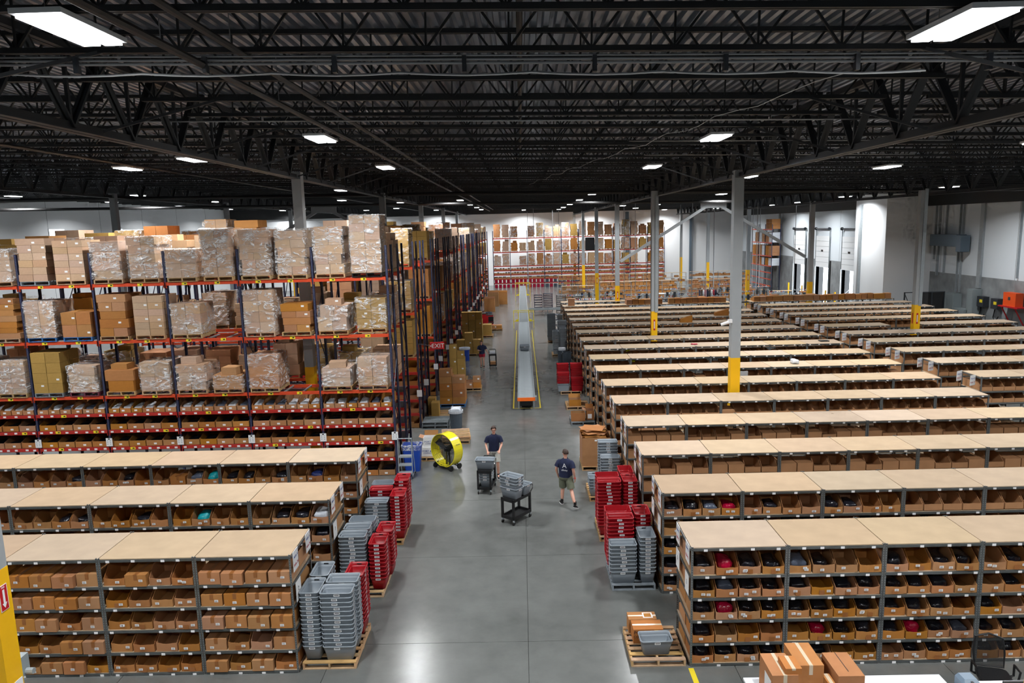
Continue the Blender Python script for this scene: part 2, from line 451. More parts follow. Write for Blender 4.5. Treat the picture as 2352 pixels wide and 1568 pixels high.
# white room boxed out from the right wall
struct(MB().box(28.4, XW1 + .01, 57.4, 62.6, 0, 11).build('wall_boxout', M_wall))
# dark ledgers that close the wall heads under the roof
struct(MB().box(XW1 - .5, XW1, YW0, YW1, 9.3, 11.2).build('trim_40', M_joist))
struct(MB().box(XW0, XW1, YW1 - .5, YW1, 10.5, 12.0).build('trim_41', M_joist))

# dock doors
for i, (a, b) in enumerate(DOORS):
    d = struct(ob('door_%d' % (i + 1), None, None, (XW1 - .12, a, 0)))
    lift = 3.45; n = 6; H = 3.3 / n; Wd = b - a
    for k in range(n):
        MB().box(0, .05, .02, Wd - .02, lift + k * H + .012, lift + (k + 1) * H - .012).build('door_panel', M_wall, d)
    MB().box(-.01, .0, Wd * .45, Wd * .6, lift + 1.65, lift + 1.85).build('door_window', M_black, d)
    for y in (-.06, Wd + .02):
        MB().box(-.04, .06, y, y + .05, 0, 7.6).build('door_track', M_galv, d)
    MB().tube([(-.08, -.1, 7.5), (-.08, Wd + .1, 7.5)], .07, 8).build('torsion_bar', M_machd, d)
    for y in (0, Wd): MB().tube([(-.08, y - .06, 7.5), (-.08, y + .06, 7.5)], .16, 10).build('cable_drum', M_machd, d)
    MB().box(.06, .9, -.3, .0, 0, 4.2).build('dock_seal', M_black, d); MB().box(.06, .9, Wd, Wd + .3, 0, 4.2).build('dock_seal', M_black, d)
    for y in (-.35, Wd + .35):
        MB().tube([(-.35, y, 0), (-.35, y, 1.2)], .09, 10).build('bollard', M_yel, d)

# columns
YEL_H = 3.66
COLS = [(-7.88, 26.2), (7.64, 26.0), (7.37, 40.6), (7.66, 58.4), (7.68, 74.5), (7.68, 90.5), (22.0, 40.6), (22.7, 57.5), (22.75, 73.5), (22.8, 89.5),
        (-7.9, 42.25), (-7.9, 58.5), (-7.9, 75.2), (-7.9, 91.3), (-23.4, 42.2), (-23.4, 58.4), (-23.4, 74.6), (-23.4, 26.1), (-8.1, 10.1), (7.72, 10.1), (22.4, 26.0), (22.8, 104.5), (7.68, 105.2)]
def girder_z(x): return 10.21 + SL * x
for i, (x, y) in enumerate(COLS):
    c = struct(ob('column', None, None, (x, y, 0))); w = 0.165
    top = girder_z(x) + 0.25
    MB().box(-w, w, -w, w, YEL_H, top).build('shaft', M_col, c)
    MB().box(-w - .004, w + .004, -w - .004, w + .004, 0, YEL_H).build('yellow_base', M_yel, c)
    MB().box(-.25, .25, -.25, .25, 0, .025).build('base_plate', M_col, c)
    if (x, y) == (-8.1, 10.1):
        s = MB().box(.172, .176, -.085, .085, 3.02, 3.42).build('extinguisher_sign', M_white, c)
        MB().box(.1765, .178, -.075, .075, 3.03, 3.41).build('red_field', M_signred, s)
        MB().add([(.1795, -.022, 3.35), (.1795, .022, 3.35), (.1795, .022, 3.14), (.1795, .05, 3.14), (.1795, 0, 3.06), (.1795, -.05, 3.14), (.1795, -.022, 3.14)], [(0,1,2,3,4,5,6)]).build('arrow', M_white, s)
        text('FIRE', .04, M_white, s, (.1795, 0, 3.382), (math.pi/2, 0, math.pi/2))
        MB().box(.04, .165, .17, .34, 1.8, 2.12).build('switch_box', M_cab, c)
        MB().box(.172, .178, -.12, .14, 1.3, 1.84).build('paper_notice', M_white, c)
        MB().tube([(.165, .26, 1.85), (.28, .26, 1.85)], .05, 8).build('alarm_sounder', M_galv, c)
    if y in (40.6, 58.4, 73.5, 74.5) and x > 0:
        MB().box(-w - .01, -w - .004, -.05, .05, 2.6, 3.2).build('extinguisher_sign', M_signred, c)
        MB().box(-.05, .05, -w - .012, -w - .004, 2.6, 3.2).build('extinguisher_sign', M_signred, c)
        MB().box(-.025, .025, -w - .015, -w - .012, 2.7, 3.1).build('arrow', M_white, c)
# cable covers down two of the columns
for (x, y) in ((7.37, 40.6), (22.0, 40.6)):
    c = struct(ob('trim_45', MB().box(x + .02, x + .2, y - .2, y - .166, YEL_H - .05, 10).mesh('trim', M_galv)))

# joists across the bays
JY0, JP = 8.9, 2.0125
BAYS = [(XW0, -23.4), (-23.4, -7.88), (-7.88, 7.66), (7.66, 22.6), (22.6, XW1)]
def joist_mesh(L, which):
    b = MB(); d = 0.83
    if which == 'chord':
        for z0, z1, w in ((0, .075, .11), (d - .075, d, .11)):
            x0 = .35 if z0 == 0 else 0
            b.box(x0, L - x0, -w/2, -.012, z0, z1); b.box(x0, L - x0, .012, w/2, z0, z1)
    else:
        n = max(4, int(round(L / 1.22))); p = L / n
        for k in range(n):
            xm = (k + .5) * p
            if 0 < k < n - 1 or True:
                b.bar((k*p + .03, 0, d - .05), (xm, 0, .04), .035, .035)
                b.bar((xm, 0, .04), ((k+1)*p - .03, 0, d - .05), .035, .035)
                b.bar((xm, 0, .04), (xm, 0, d - .05), .028, .028)
    return b.mesh('joist_' + which, M_joist)
yj = JY0 - JP * 3
nj = 0
while yj < YW1 - 1:
    for (a, c) in BAYS:
        L = (c - a) - .12
        root = struct(ob('roof_joist', cached(('jc', round(L, 2)), lambda: joist_mesh(L, 'chord')), None, (a + .06, yj, zdeck(a + .06) - .845), rot=(0, PY, 0)))
        if yj < 84: ob('web', cached(('jw', round(L, 2)), lambda: joist_mesh(L, 'web')), root)
    yj += JP; nj += 1
# girders along the aisles
def girder_mesh(which):
    b = MB(); L = 16.1; d = 1.50; n = 8; p = L / n
    if which == 'chord':
        b.box(0, L, -.16, -.02, 0, .02); b.box(0, L, .02, .16, 0, .02); b.box(0, L, -.04, -.02, .02, .17); b.box(0, L, .02, .04, .02, .17)
        b.box(0, L, -.12, -.015, d - .12, d); b.box(0, L, .015, .12, d - .12, d)
    else:
        for k in range(n):
            for s, w in ((-.03, .1), (.03, .1)):
                b.bar((k*p, s, d - .1), ((k + .5)*p, s, .08), .045, w, (0, 1, 0)); b.bar(((k + .5)*p, s, .08), ((k + 1)*p, s, d - .1), .045, w, (0, 1, 0))
            b.bar(((k + .5)*p, 0, .08), ((k + .5)*p, 0, d - .1), .06, .06)
    return b.mesh('girder_' + which, M_girder)
for gx in (-23.4, -7.88, 7.66, 22.6):
    for k in range(8):
        y0 = 26.2 - 16.1 * 2 + 16.1 * k
        if y0 > YW1 - 8: continue
        g = struct(ob('roof_girder', cached('gc', lambda: girder_mesh('chord')), None, (gx, y0, girder_z(gx)), math.pi / 2))
        ob('web', cached('gw', lambda: girder_mesh('web')), g)
# knee braces from girder foot up to the joists
for gx, s in ((-7.88, 1), (7.66, -1)):
    for k in range(10):
        y = JY0 + JP * (1 + 2 * k)
        struct(MB().bar((gx + s * .1, y - 1.0, girder_z(gx) + .1), (gx + s * 1.9, y, zdeck(gx + s * 1.9) - .82), .06, .05).build('roof_brace', M_girder))
# chevron bracing between columns
def chevron(xa, xb, y, zl, zt):
    xm = (xa + xb) / 2
    for x in (xa, xb):
        s = 1 if x < xm else -1
        struct(MB().bar((x + s * .2, y, zl), (xm - s * .35, y, zt), .22, .22).build('column_brace', M_col))
    struct(MB().box(xm - 1.0, xm + 1.0, y - .08, y + .08, zt - .25, zt + .35).build('gusset_plate', M_col))
chevron(7.66, 22.7, 58.1, 5.6, 9.85)
chevron(-23.4, -7.9, 58.5, 6.2, 10.3)

# pipes and conduits under the roof
def run(name, pts, r, m, n=8): return struct(MB().tube(pts, r, n).build(name, m))
run('sprinkler_pipe', [(-4.45, 2, 10.92), (-4.45, 107, 10.92)], .055, M_pipe)
run('sprinkler_pipe', [(-3.95, 2, 11.1), (-3.95, 107, 11.1)], .05, M_pipe)
run('sprinkler_pipe', [(0.05, 2, 11.35), (0.05, 60, 11.35)], .045, M_pipe)
run('sprinkler_pipe', [(11.2, 2, 10.75), (11.2, 107, 10.75)], .05, M_pipe)
run('sprinkler_pipe', [(-14.5, 2, 11.2), (-14.5, 107, 11.2)], .05, M_pipe)
run('sprinkler_pipe', [(XW0, 44, 11.05), (-4, 44, 10.6), (XW1, 44, 9.9)], .11, M_pipe, 10)
run('sprinkler_pipe', [(XW0, 56, 10.9), (-4, 56, 10.4), (16, 56, 10.0)], .11, M_pipe, 10)
for k in range(11):
    x = -4.45; y = 9.5 + 4.5 * k
    struct(MB().tube([(x, y, 10.92), (x, y, 11.8)], .008, 5).build('pipe_hanger', M_conduit))
    struct(MB().tube([(x + .5, y + 1, 11.1), (x + .5, y + 1, 11.8)], .008, 5).build('pipe_hanger', M_conduit))
cz = lambda x, z: z + SL * x
YC = JY0 + JP - .1
for z, r, m in ((10.88, .018, M_conduit), (10.83, .022, M_conduit), (10.93, .012, M_conduit)):
    run('conduit', [(x, YC - .06, cz(x, z)) for x in (-9, 0, 5.5, 12)], r, m, 6)
pts = []
for k in range(33):
    x = -9 + 0.46 * k; t = (k % 4) / 4
    pts.append((x, YC - .1, cz(x, 10.70 - .035 * math.sin(t * math.pi))))
run('sagging_cable', pts, .013, M_conduit, 6); run('sagging_cable', [(p[0], p[1] - .03, p[2] - .018) for p in pts], .011, M_white, 6)
for k in range(9):
    x = -8.1 + 1.84 * k
    struct(MB().box(x - .03, x + .03, YC - .13, YC - .03, cz(x, 10.70), cz(x, 10.92)).build('cable_bracket', M_machd))
for k, x in enumerate((-2.2, 3.1, 4.2)):
    run('conduit', [(x, JY0 + JP * (4 + k * 2), cz(x, 10.9)), (x + 9, JY0 + JP * (4 + k * 2), cz(x + 9, 10.9))], .014, M_conduit, 5)
run('conduit', [(-9, JY0 + JP * 4 - .06, cz(-9, 10.9)), (9, JY0 + JP * 4 - .06, cz(9, 10.9))], .016, M_conduit, 5)
run('sagging_cable', [(5.2 - .16 * k + .05 * math.sin(k * 2.1), 12 + k * .95, cz(5, 10.92) + .05 * math.sin(k * 1.7)) for k in range(30)], .007, M_white, 5)
# drop pipes in the machine hall
for (x, y, z0, z1) in [(0.95, 100, 0, 10.5), (1.5, 86, 7.2, 10.6), (4.0, 92, 3.2, 10.5), (5.0, 96, 2.5, 10.5), (9.0, 64, 1.2, 10.4), (10.6, 68, 2.0, 10.4), (12.4, 66, 1.5, 10.3), (15.2, 70, 1.2, 10.2), (17.6, 67, 2.4, 10.2),
                       (18.2, 72, 1.2, 10.2), (20.0, 76, 1.4, 10.1), (21.2, 66, 1.3, 10.1), (24.6, 78, 1.5, 10), (26.0, 80, 1.2, 10), (27.6, 74, 1.5, 9.9), (14.0, 60, 1.6, 10.3)]:
    run('drop_pipe', [(x, y, z0), (x, y, z1)], .03, M_conduit, 6)
# conduits and risers on the right wall
for (y, z0, z1, w) in [(47.2, 4.4, 9.3, .05), (53.3, 2.95, 9.3, .07), (53.7, 2.95, 9.3, .05), (55.4, 4.2, 9.3, .05), (56.3, 4.0, 9.3, .12), (56.8, 5.2, 9.3, .05), (51.1, 3.45, 9.3, .4), (91.0, .3, 9.3, .35)]:
    struct(MB().box(XW1 - .16, XW1 - .01, y - w/2, y + w/2, z0, z1).build('wall_conduit', M_galv))
struct(MB().box(28.2, 28.39, 61.3, 61.6, 0, 9.6).build('wall_conduit', M_galv))
for x, y in ((15.6, 107.7), (19.6, 107.7), (25.0, 107.7)):
    struct(MB().box(x - .25, x + .25, y, y + .25, 0, 10.3).build('wall_conduit', M_duct))

# ================================================================== LIGHTS
def lamp_meshes():
    a = MB().box(-.30, .30, -.70, .70, .06, .12).mesh('housing', M_lampbody)
    b = MB().box(-.27, .27, -.66, .66, .045, .06)
    lens = MB().box(-.255, -.03, -.65, .65, .02, .045).mesh('lens', M_lens)
    ld = bpy.data.lights.new('lamp_light', 'AREA'); ld.shape = 'RECTANGLE'; ld.size = .54; ld.size_y = 1.3; ld.energy = LAMP_W
    ld.color = (0.97, 0.985, 1.0); ld.spread = math.radians(150)
    return a, lens, ld
LA, LL, LD = lamp_meshes()
LAMPS = []
for x in (-5.4, 5.35):
    for y in (-1.5, 9.25, 20.35, 30.0, 54.6, 66.5, 79.5, 91.5, 102): LAMPS.append((x, y))
for x in (-16.0,):
    for y in (-1.5, 9.2, 20.3, 30.2, 66.1, 79.8, 95): LAMPS.append((x, y))
for x in (-28.5,):
    for y in (9.2, 20.3, 32, 54.8, 68.7, 82, 96): LAMPS.append((x, y))
for x in (-38.5,):
    for y in (20, 36, 55.7, 69.1, 83, 97): LAMPS.append((x, y))
LAMPS += [(-11.6, 26.3), (-11.7, 48.2), (-11.8, 72.7), (11.1, 36.1), (11.8, 85)]
for x in (15.0,):
    for y in (-1.5, 9.2, 21.4, 30.5, 55.2, 73.6, 81, 96): LAMPS.append((x, y))
LAMPS += [(26.0, 9.2), (26.0, 21), (26.0, 32), (26.5, 46), (26.5, 60.5), (28.0, 74.7), (28.6, 83.8), (26, 98)] + [(x, 105.0) for x in (-34, -22, -12, 0.5, 10.5, 20.5)]
for i, (x, y) in enumerate(LAMPS):
    if y < 8: where = 'over the near floor'
    elif abs(x) < 7: where = ('over the left edge' if x < 0 else 'over the right edge') + ' of the main aisle'
    elif x < -35: where = 'along the left wall'
    elif x < 0: where = 'above the pallet racks'
    elif y < 50: where = 'above the right shelving'
    else: where = 'above the machine hall'
    t = thing('high_bay_light', 'bright white twin-panel ceiling light %s' % where, 'ceiling light', (x, y, 10.86 + SL * x), 0, 'ceiling lights ' + where)
    t['label'] = 'twin-panel ceiling light, %s from camera, %s' % (ORD[sum(1 for q in LAMPS if q[0] == x and q[1] < y)], where if abs(x) < 7 and y > 8 else where + (' to the left' if x < 0 else ' to the right') + ', %s file' % ORD[sorted(set(abs(q[0]) for q in LAMPS if q[0] * x > 0)).index(abs(x))])
    ob('housing', LA, t); ob('lens', LL, t); ob('lens', LL, t, (.285, 0, 0))
    for s in (-1, 1): ob('hanger', cached('hang', lambda: MB().tube([(0, 0, .12), (0, 0, .95)], .006, 5).mesh('hanger', M_conduit)), t, (0, s * .5, 0))
    lo = bpy.data.objects.new('lamp_light', LD); COL.objects.link(lo); lo.parent = t; lo.location = (0, 0, .012)
# ================================================================== SHELVING BLOCKS
SH_D, SH_H = 1.26, 2.44
BEAMZ = [0.03, 0.465, 0.935, 1.395, 1.85, 2.405]        # beam centres, bottom to top
SHELFZ = [z + .03 for z in BEAMZ[:5]]
YR = [12.995, 15.838, 18.64, 21.48, 24.349, 27.177, 30.037, 32.80, 35.602, 38.312, 41.175, 44.106, 46.912, 49.629, 52.30, 55.06, 57.9]
YL = [13.01, 15.86, 18.68]
XR, PR, XR2, PR2, XL, PL = 3.083, 1.8268, 17.35, 1.80, -4.5586, 1.866

def post_mesh():
    b = MB(); b.box(-.019, .019, -.003, .003, 0, SH_H + .015); b.box(-.019, -.013, .003, .04, 0, SH_H + .015)
    return b.mesh('post', M_slot)
def beam_mesh(L):
    b = MB(); b.box(.0, L, -.004, .022, -.035, .02); b.box(0, L, -.012, -.004, -.022, .004)
    return b.mesh('beam', M_steel)
LBL = MB().box(-.036, .036, -.004, 0, -.022, .022); LBLM = LBL.mesh('label_tag', M_white)
def barcode_label():
    b = MB().box(-.038, .038, -.003, 0, -.023, .023); b.mi = 1
    for k in range(5): b.box(-.028 + k*.011, -.023 + k*.011, -.0035, -.003, -.004, .014)
    b.box(-.028, .023, -.0035, -.003, -.017, -.012)
    return b.mesh('label', [M_white, M_ink])
LABELM = barcode_label()
def tags_mesh(L, n):
    b = MB()
    for k in range(n):
        x = L * (k + .5) / n + U(-.12, .12); b.box(x - .036, x + .036, -.018, -.013, -.026, .014)
    return b.mesh('label_tags', M_white)
TAGV = {}
def shelving_unit(x, y, p, label, group, detail, endl=False, endr=False, tags=True):
    """detail 2: all beams and single tags; 1: top beams and joined tags"""
    t = thing('shelving_unit', label, 'shelving unit', (x, y, 0), 0, group)
    for (px, py, r) in ((.024, 0, 0), (p - .024, 0, 0), (.024, SH_D, math.pi), (p - .024, SH_D, math.pi)):
        ob('post', cached('post', post_mesh), t, (px, py, 0), r)
    ob('top_board', cached(('tb', p), lambda: MB().box(.009, p - .009, .012, SH_D - .012, SH_H - .02, SH_H).mesh('top_board', M_board)), t)
    bm = cached(('beam', p), lambda: beam_mesh(p - .05))
    lev = range(6) if detail == 2 else (4, 5)
    for k in lev:
        ob('beam', bm, t, (.025, -.002, BEAMZ[k]))
        if detail == 2 and k in (4, 5) or endl or endr: ob('beam', bm, t, (p - .025, SH_D + .002, BEAMZ[k]), math.pi)
    for k in (range(5) if detail == 2 or endl or endr else (3, 4)):
        ob('shelf_board', cached(('sb', p), lambda: MB().box(.01, p - .01, .01, SH_D - .01, -.012, .004).mesh('shelf_board', M_board)), t, (0, 0, SHELFZ[k] - .004))
    if endl or endr:
        sm = cached('sidebeam', lambda: MB().box(-.018, .0, .02, SH_D - .02, -.035, .015).mesh('side_beam', M_steel))
        for k in range(6):
            ob('side_beam', sm, t, (0.006 if endl else p + .012, 0, BEAMZ[k]))
        if detail < 2:
            for k in range(4): ob('beam', bm, t, (.025, -.002, BEAMZ[k]))
    if tags:
        if detail == 2:
            for k in range(6):
                for j in range(4):
                    if random.random() < .9: ob('label_tag', LBLM, t, (p * (j + .5) / 4 + U(-.13, .13), -.016, BEAMZ[k] + U(-.014, -.006)))
        else:
            v = random.randrange(5)
            struct(ob('label_tags', cached(('tags', p, v), lambda: tags_mesh(p, 4)), t, (0, 0, BEAMZ[5])), 'stuff')
    return t

# --- cartons that stand on the shelves
CW, CD = 0.412, 0.60
def open_carton(var):
    r = random.Random(var); b = MB(); w, d = CW, CD; hf = .15 + .03 * r.random(); hb = .31 + .04 * r.random(); t = .006; z0 = .0
    b.box(-w/2, w/2, 0, d, 0, .006)
    # front panel with a sagging top edge
    xs = [-w/2 + w * k / 6 for k in range(7)]; sag = [(-.02 * r.random() - .006) * math.sin(math.pi * k / 6) for k in range(7)]
    bow = [-.012 * math.sin(math.pi * k / 6) * r.random() for k in range(7)]
    front = [(xs[k], bow[k], hf + sag[k]) for k in range(7)]
    vs = [(x, 0, 0) for x in xs] + front + [(x, t, 0) for x in xs] + [(p[0], p[1] + t, p[2]) for p in front]
    fs = [(k, k+1, k+8, k+7) for k in range(6)] + [(k+15, k+14, k+21, k+22) for k in range(6)] + [(k+7, k+8, k+22, k+21) for k in range(6)]
    b.add(vs, fs)
    b.box(-w/2, w/2, d - t, d, 0, hb)
    for s in (-1, 1):
        x = s * (w/2 - t/2); cut = d * (.30 + .15 * r.random())
        b.prism([(0, 0), (d, 0), (d, hb), (cut, hb), (0.03, hf + .015), (0, hf)], 'x', x - t/2, x + t/2)
    return b.mesh('shelf_carton', M_kraft)
def closed_carton_mesh(w, d, h, m, name='shelf_carton'):
    b = MB(); r = .006
    b.box(-w/2, w/2, 0, d, 0, h)
    return b.mesh(name, m)
TAPEM = lambda w, d, h: MB().box(-.035, .035, -.003, d, h, h + .002).box(-.035, .035, -.003, 0, h * .55, h + .002).mesh('tape', M_tape)
PATCHM = MB().box(-.05, .05, -.002, 0, -.045, .045).mesh('tape_patch', M_tape)
OPENV = [open_carton(k) for k in range(8)]
CLOSEDH = .235
CLOSEDM = closed_carton_mesh(CW, CD, CLOSEDH, M_kraft)
CLTAPE = TAPEM(CW, CD, CLOSEDH)

def lump(seed, w, d, h, m, name='bagged_clothing'):
    r = random.Random(seed); bm = bmesh.new(); bmesh.ops.create_icosphere(bm, subdivisions=3, radius=1)
    ph = [r.uniform(0, 6.28) for _ in range(9)]
    for v in bm.verts:
        c = v.co
        k = 1 + .04 * math.sin(5*c.x + ph[0]) + .04 * math.sin(6*c.y + ph[1] + 2*c.z) + .04 * math.sin(9*c.x*c.y + ph[2]) + .03 * math.sin(13*c.z + 7*c.x + ph[3])
        sx = math.copysign(abs(c.x) ** .45, c.x); sy = math.copysign(abs(c.y) ** .45, c.y); kz = 1 + .22 * math.sin(4*c.x + ph[4]) * math.sin(3*c.y + ph[5])
        v.co = Vector((sx * w/2 * k, sy * d/2 * k, max(c.z, -.6) * h/2 * k * kz + .3 * h))
    me = bpy.data.meshes.new(name); bm.to_mesh(me); bm.free(); me.materials.append(m)
    me.polygons.foreach_set('use_smooth', [True] * len(me.polygons))
    return me
BAGS = {}
for nm, m in (('dark', M_bagdark), ('red', M_bagred), ('white', M_bagwhite), ('slate', M_bagslate), ('blue', M_bagblue), ('teal', M_teal), ('lime', M_lime), ('mint', M_mint)):
    BAGS[nm] = [lump(k * 7 + len(nm), .335, .46, .21, m) for k in range(2 if nm not in ('dark', 'white') else 4)]
ROWN = ['nearest'] + [ORD[k] for k in range(1, 20)]
SHN = ['bottom', 'second lowest', 'middle', 'second highest', 'top']
far_cartons = MB(); NIND = [0]
far_tape = MB()
def far_box(x, y, z, w, d, h, closed):
    z += .003
    if closed: far_cartons.box(x - w/2, x + w/2, y, y + d, z, z + h)
    else:
        t = .008; hf = .16
        far_cartons.box(x - w/2, x + w/2, y, y + d, z, z + .01)
        far_cartons.box(x - w/2, x + w/2, y, y + t, z, z + hf); far_cartons.box(x - w/2, x + w/2, y + d - t, y + d, z, z + .33)
        for s in (-1, 1):
            xx = x + s * (w/2 - t/2)
            far_cartons.prism([(y, z), (y + d, z), (y + d, z + .33), (y + .4 * d, z + .33), (y + .02, z + hf)], 'x', xx - t/2, xx + t/2)

def shelf_carton(x, y, z, kind, label, back=False, bag=None, near=True):
    """kind: open / closed. back: carton faces the other aisle"""
    rz = math.pi if back else 0
    if kind == 'closed':
        o = tag(ob('shelf_carton', CLOSEDM, None, (x, y, z + .003), rz + U(-.01, .01)), label, 'carton', 'cartons on the pick shelving')
        o.scale = (1, 1, U(.92, 1.08)); ob('tape', CLTAPE, o)
        if near: ob('label', LABELM, o, (U(-.1, .1), -.002, U(.05, .12)), U(-.05, .05))
    else:
        o = tag(ob('shelf_carton', random.choice(OPENV), None, (x, y, z + .003), rz + U(-.012, .012)), label, 'carton', 'cartons on the pick shelving')
        if near:
            for _ in range(random.choice((1, 1, 2))): ob('label', LABELM, o, (U(-.13, .13), -.016, U(.06, .11)), U(-.06, .06))
            if random.random() < .5: ob('tape_patch', PATCHM, o, (U(-.04, .04), -.014, .05))
    NIND[0] += 1
    return o
def bag_on(x, y, z, key, label, s=1.0, rz=0.0):
    o = tag(ob('bagged_clothing', random.choice(BAGS[key]), None, (x, y, z), rz, (s * U(.88, 1.0), s * U(.9, 1.0), s * U(.85, 1.15))), label, 'clothing', 'bagged clothing in the cartons')
    return o

CLOSED_TOP = {('L', 0, 0): .95, ('L', 0, 2): .97}
BAGCOL = {'dark': 'black', 'red': 'crimson', 'white': 'white', 'slate': 'slate grey', 'blue': 'blue', 'teal': 'teal', 'lime': 'lime yellow', 'mint': 'pale mint'}
def fill_row(side, ri, x0, p, nb, y, blk, dirn, maxb):
    """dirn: +1 bays run to the right from the aisle end, -1 to the left"""
    for bi in range(nb):
        bx = x0 + bi * p if dirn > 0 else x0 - (bi + 1) * p
        end = bi == 0
        sl = 'left' if side == 'L' else ('right' if blk == 1 else 'far right' if blk == 2 else 'outer far right')
        rowname = '%s %s row' % (ROWN[ri], sl)
        detail = 2 if ri == 0 or (ri == 1 and bi < 4) or (side == 'L') else 1
        shelving_unit(bx, y, p, 'grey steel shelving with tan board top, %s bay from aisle, %s' % (ORD[bi], rowname), 'shelving of the %s block' % sl,
                      detail, endl=(end and dirn > 0) or False, endr=(end and dirn < 0) or (dirn > 0 and bi == nb - 1 and blk == 1 and nb == 7))
        if ri == 0: levels = range(5)
        elif end: levels = range(5)
        elif ri == 1 or side == 'L': levels = (3, 4)
        else: levels = (4,)
        for lv in levels:
            for j in range(4):
                jj = j if dirn > 0 else 3 - j
                cx = bx + .035 + (p - .07) * (jj + .5) / 4
                z = SHELFZ[lv]
                pc = 0.03
                if side == 'L' and ri == 0: pc = {0: .95 if lv == 4 else (.85 if lv > 1 else .35), 1: .12, 2: .95 if lv > 1 else .5, 3: .9}.get(bi, .5)
                if side == 'R' and blk == 1 and ri in (2, 3): pc = .62
                if side == 'R' and blk == 1 and ri == 4: pc = .12
                closed = random.random() < pc
                individual = (blk == 1 and (ri <= 3 or (ri <= 6 and (lv == 4) and bi < 6))) or side == 'L'
                if individual and NIND[0] < 318 and not (ri > 0 and lv < 3 and j > 1):
                    adj = 'taped shut brown carton' if closed else 'open cut-down brown carton'
                    lab = '%s, %s from aisle, %s shelf, %s' % (adj, ORD[bi * 4 + j], SHN[lv], rowname)
                    off = U(-.03, .015)
                    if side == 'L' and ri == 0 and closed: off = U(-.07, 0)
                    o = shelf_carton(cx, y + .02 + off, z, 'closed' if closed else 'open', lab, near=ri < 4 or end)
                    if not closed:
                        key = None; rr = random.random()
                        if side == 'R' and ri == 0: key = ('dark' if rr < .70 else 'red' if rr < .725 else 'slate' if rr < .75 else None)
                        elif side == 'R' and ri == 1: key = ('dark' if rr < .45 else 'red' if rr < .47 else None)
                        elif side == 'L' and ri > 0: key = ('dark' if rr < .2 else None)
                        elif side == 'R' and ri > 3: key = ('dark' if rr < .15 else 'mint' if rr < .22 and ri == 5 else None)
                        if (side, ri, bi, lv, j) in SPECIAL: key = SPECIAL[(side, ri, bi, lv, j)]
                        if key:
                            bag_on(cx, y + .33, z + .05, key, '%s bagged clothing in open carton %s from aisle, %s shelf, %s' % (BAGCOL[key], ORD[bi * 4 + j], SHN[lv], rowname))
                elif ri > 0 and lv < 3 and j > 1: pass
                else: far_box(cx, y + .02, z, CW, CD, .24, closed)
                # the carton behind, that faces the next aisle
                if end and j == 0:
                    if individual and NIND[0] < 318 and ri < 3: shelf_carton(cx, y + SH_D - .02, z, 'open', 'open brown carton facing the rear aisle at aisle end, %s shelf, %s' % (SHN[lv], rowname), back=True, near=False)
                    else: far_box(cx, y + SH_D - .03 - CD, z, CW, CD, .30, True)
        if end or (side == 'R' and blk == 1 and bi == 6):
            pass
SPECIAL = {('R', 0, 0, 4, 1): 'red', ('R', 0, 0, 4, 3): 'dark', ('R', 1, 0, 4, 1): 'dark', ('R', 1, 0, 4, 2): 'slate', ('R', 1, 0, 4, 3): 'red', ('R', 0, 1, 1, 1): 'red', ('R', 0, 2, 1, 1): 'red',
           ('L', 1, 1, 4, 2): 'teal', ('L', 2, 0, 4, 2): 'blue', ('L', 2, 1, 4, 0): 'dark', ('L', 2, 2, 4, 0): 'teal', ('L', 2, 2, 4, 1): 'slate', ('L', 1, 0, 4, 0): 'white',
           ('R', 5, 0, 4, 0): 'mint', ('R', 5, 0, 4, 3): 'mint', ('R', 5, 1, 4, 1): 'mint', ('R', 5, 1, 4, 2): 'mint', ('R', 6, 0, 4, 3): 'dark', ('R', 6, 1, 4, 2): 'lime', ('R', 6, 2, 4, 2): 'dark'}
for ri, y in enumerate(YL): fill_row('L', ri, XL, PL, 4 + ri, y, 1, -1, 4)
def bays_in_view(x0, p, y, n):
    k = 0
    while k < n and (x0 + k * p + .2) < (2352 - 1195) / 1664 * (y + 2.2): k += 1
    return k
for ri, y in enumerate(YR[:16]):
    fill_row('R', ri, XR, PR, bays_in_view(XR, PR, y, 7), y, 1, 1, 7)
fill_row('R', 16, XR, PR, 3, YR[16], 1, 1, 3)
for ri in range(5, 16):
    y = YR[ri]; n = bays_in_view(XR2, PR2, y, 6)
    if ri == 10:
        fill_row('R', ri, XR2, PR2, 2, y, 2, 1, 2)
        fill_row('R', ri, XR2 + 3 * PR2, PR2, 3, y, 2.5, 1, 3)
    else: fill_row('R', ri, XR2, PR2, n, y, 2, 1, n)
tag(struct(far_cartons.build('shelf_cartons', M_kraft), 'stuff'), 'brown open cartons filling the more distant pick shelves', 'cartons')

# loose things lying in or on the far shelves
for (x, y, z, key, lab) in [(5.05, 33.15, 2.24, 'lime', 'lime yellow bag bulging from carton, eighth right row'), (5.2, 35.95, 2.24, 'lime', 'lime yellow bag draped over carton edge, ninth right row'),
                            (8.6, 36.2, 2.465, 'red', 'flat red bag lying on board top near the middle column')]:
    o = bag_on(x, y, z, key, lab, .7)
    if z > 2.3: o.scale = (1.0, .5, .15)
b = bag_on(11.6, 30.7, 2.46, 'white', 'crumpled white plastic parcel on the board top, seventh right row', .9)
for (x, y, w, lab) in [(9.7, 44.5, .75, 'tilted kraft flap standing on the twelfth row top'), (12.6, 47.4, .9, 'tilted kraft flap standing on the thirteenth row top')]:
    tag(MB().prism([(0, 0), (w, 0), (w, .42), (.02, .2)], 'y', 0, .3).build('carton_flap', M_kraft, None, (x, y, SH_H + .003)), lab, 'cardboard')
tag(MB().box(0, .4, 0, .02, -.12, .24).build('paper_sheet', M_white, None, (9.0, 30.0, 2.06)), 'white paper sheet hanging at the shelf front, seventh right row', 'paper')
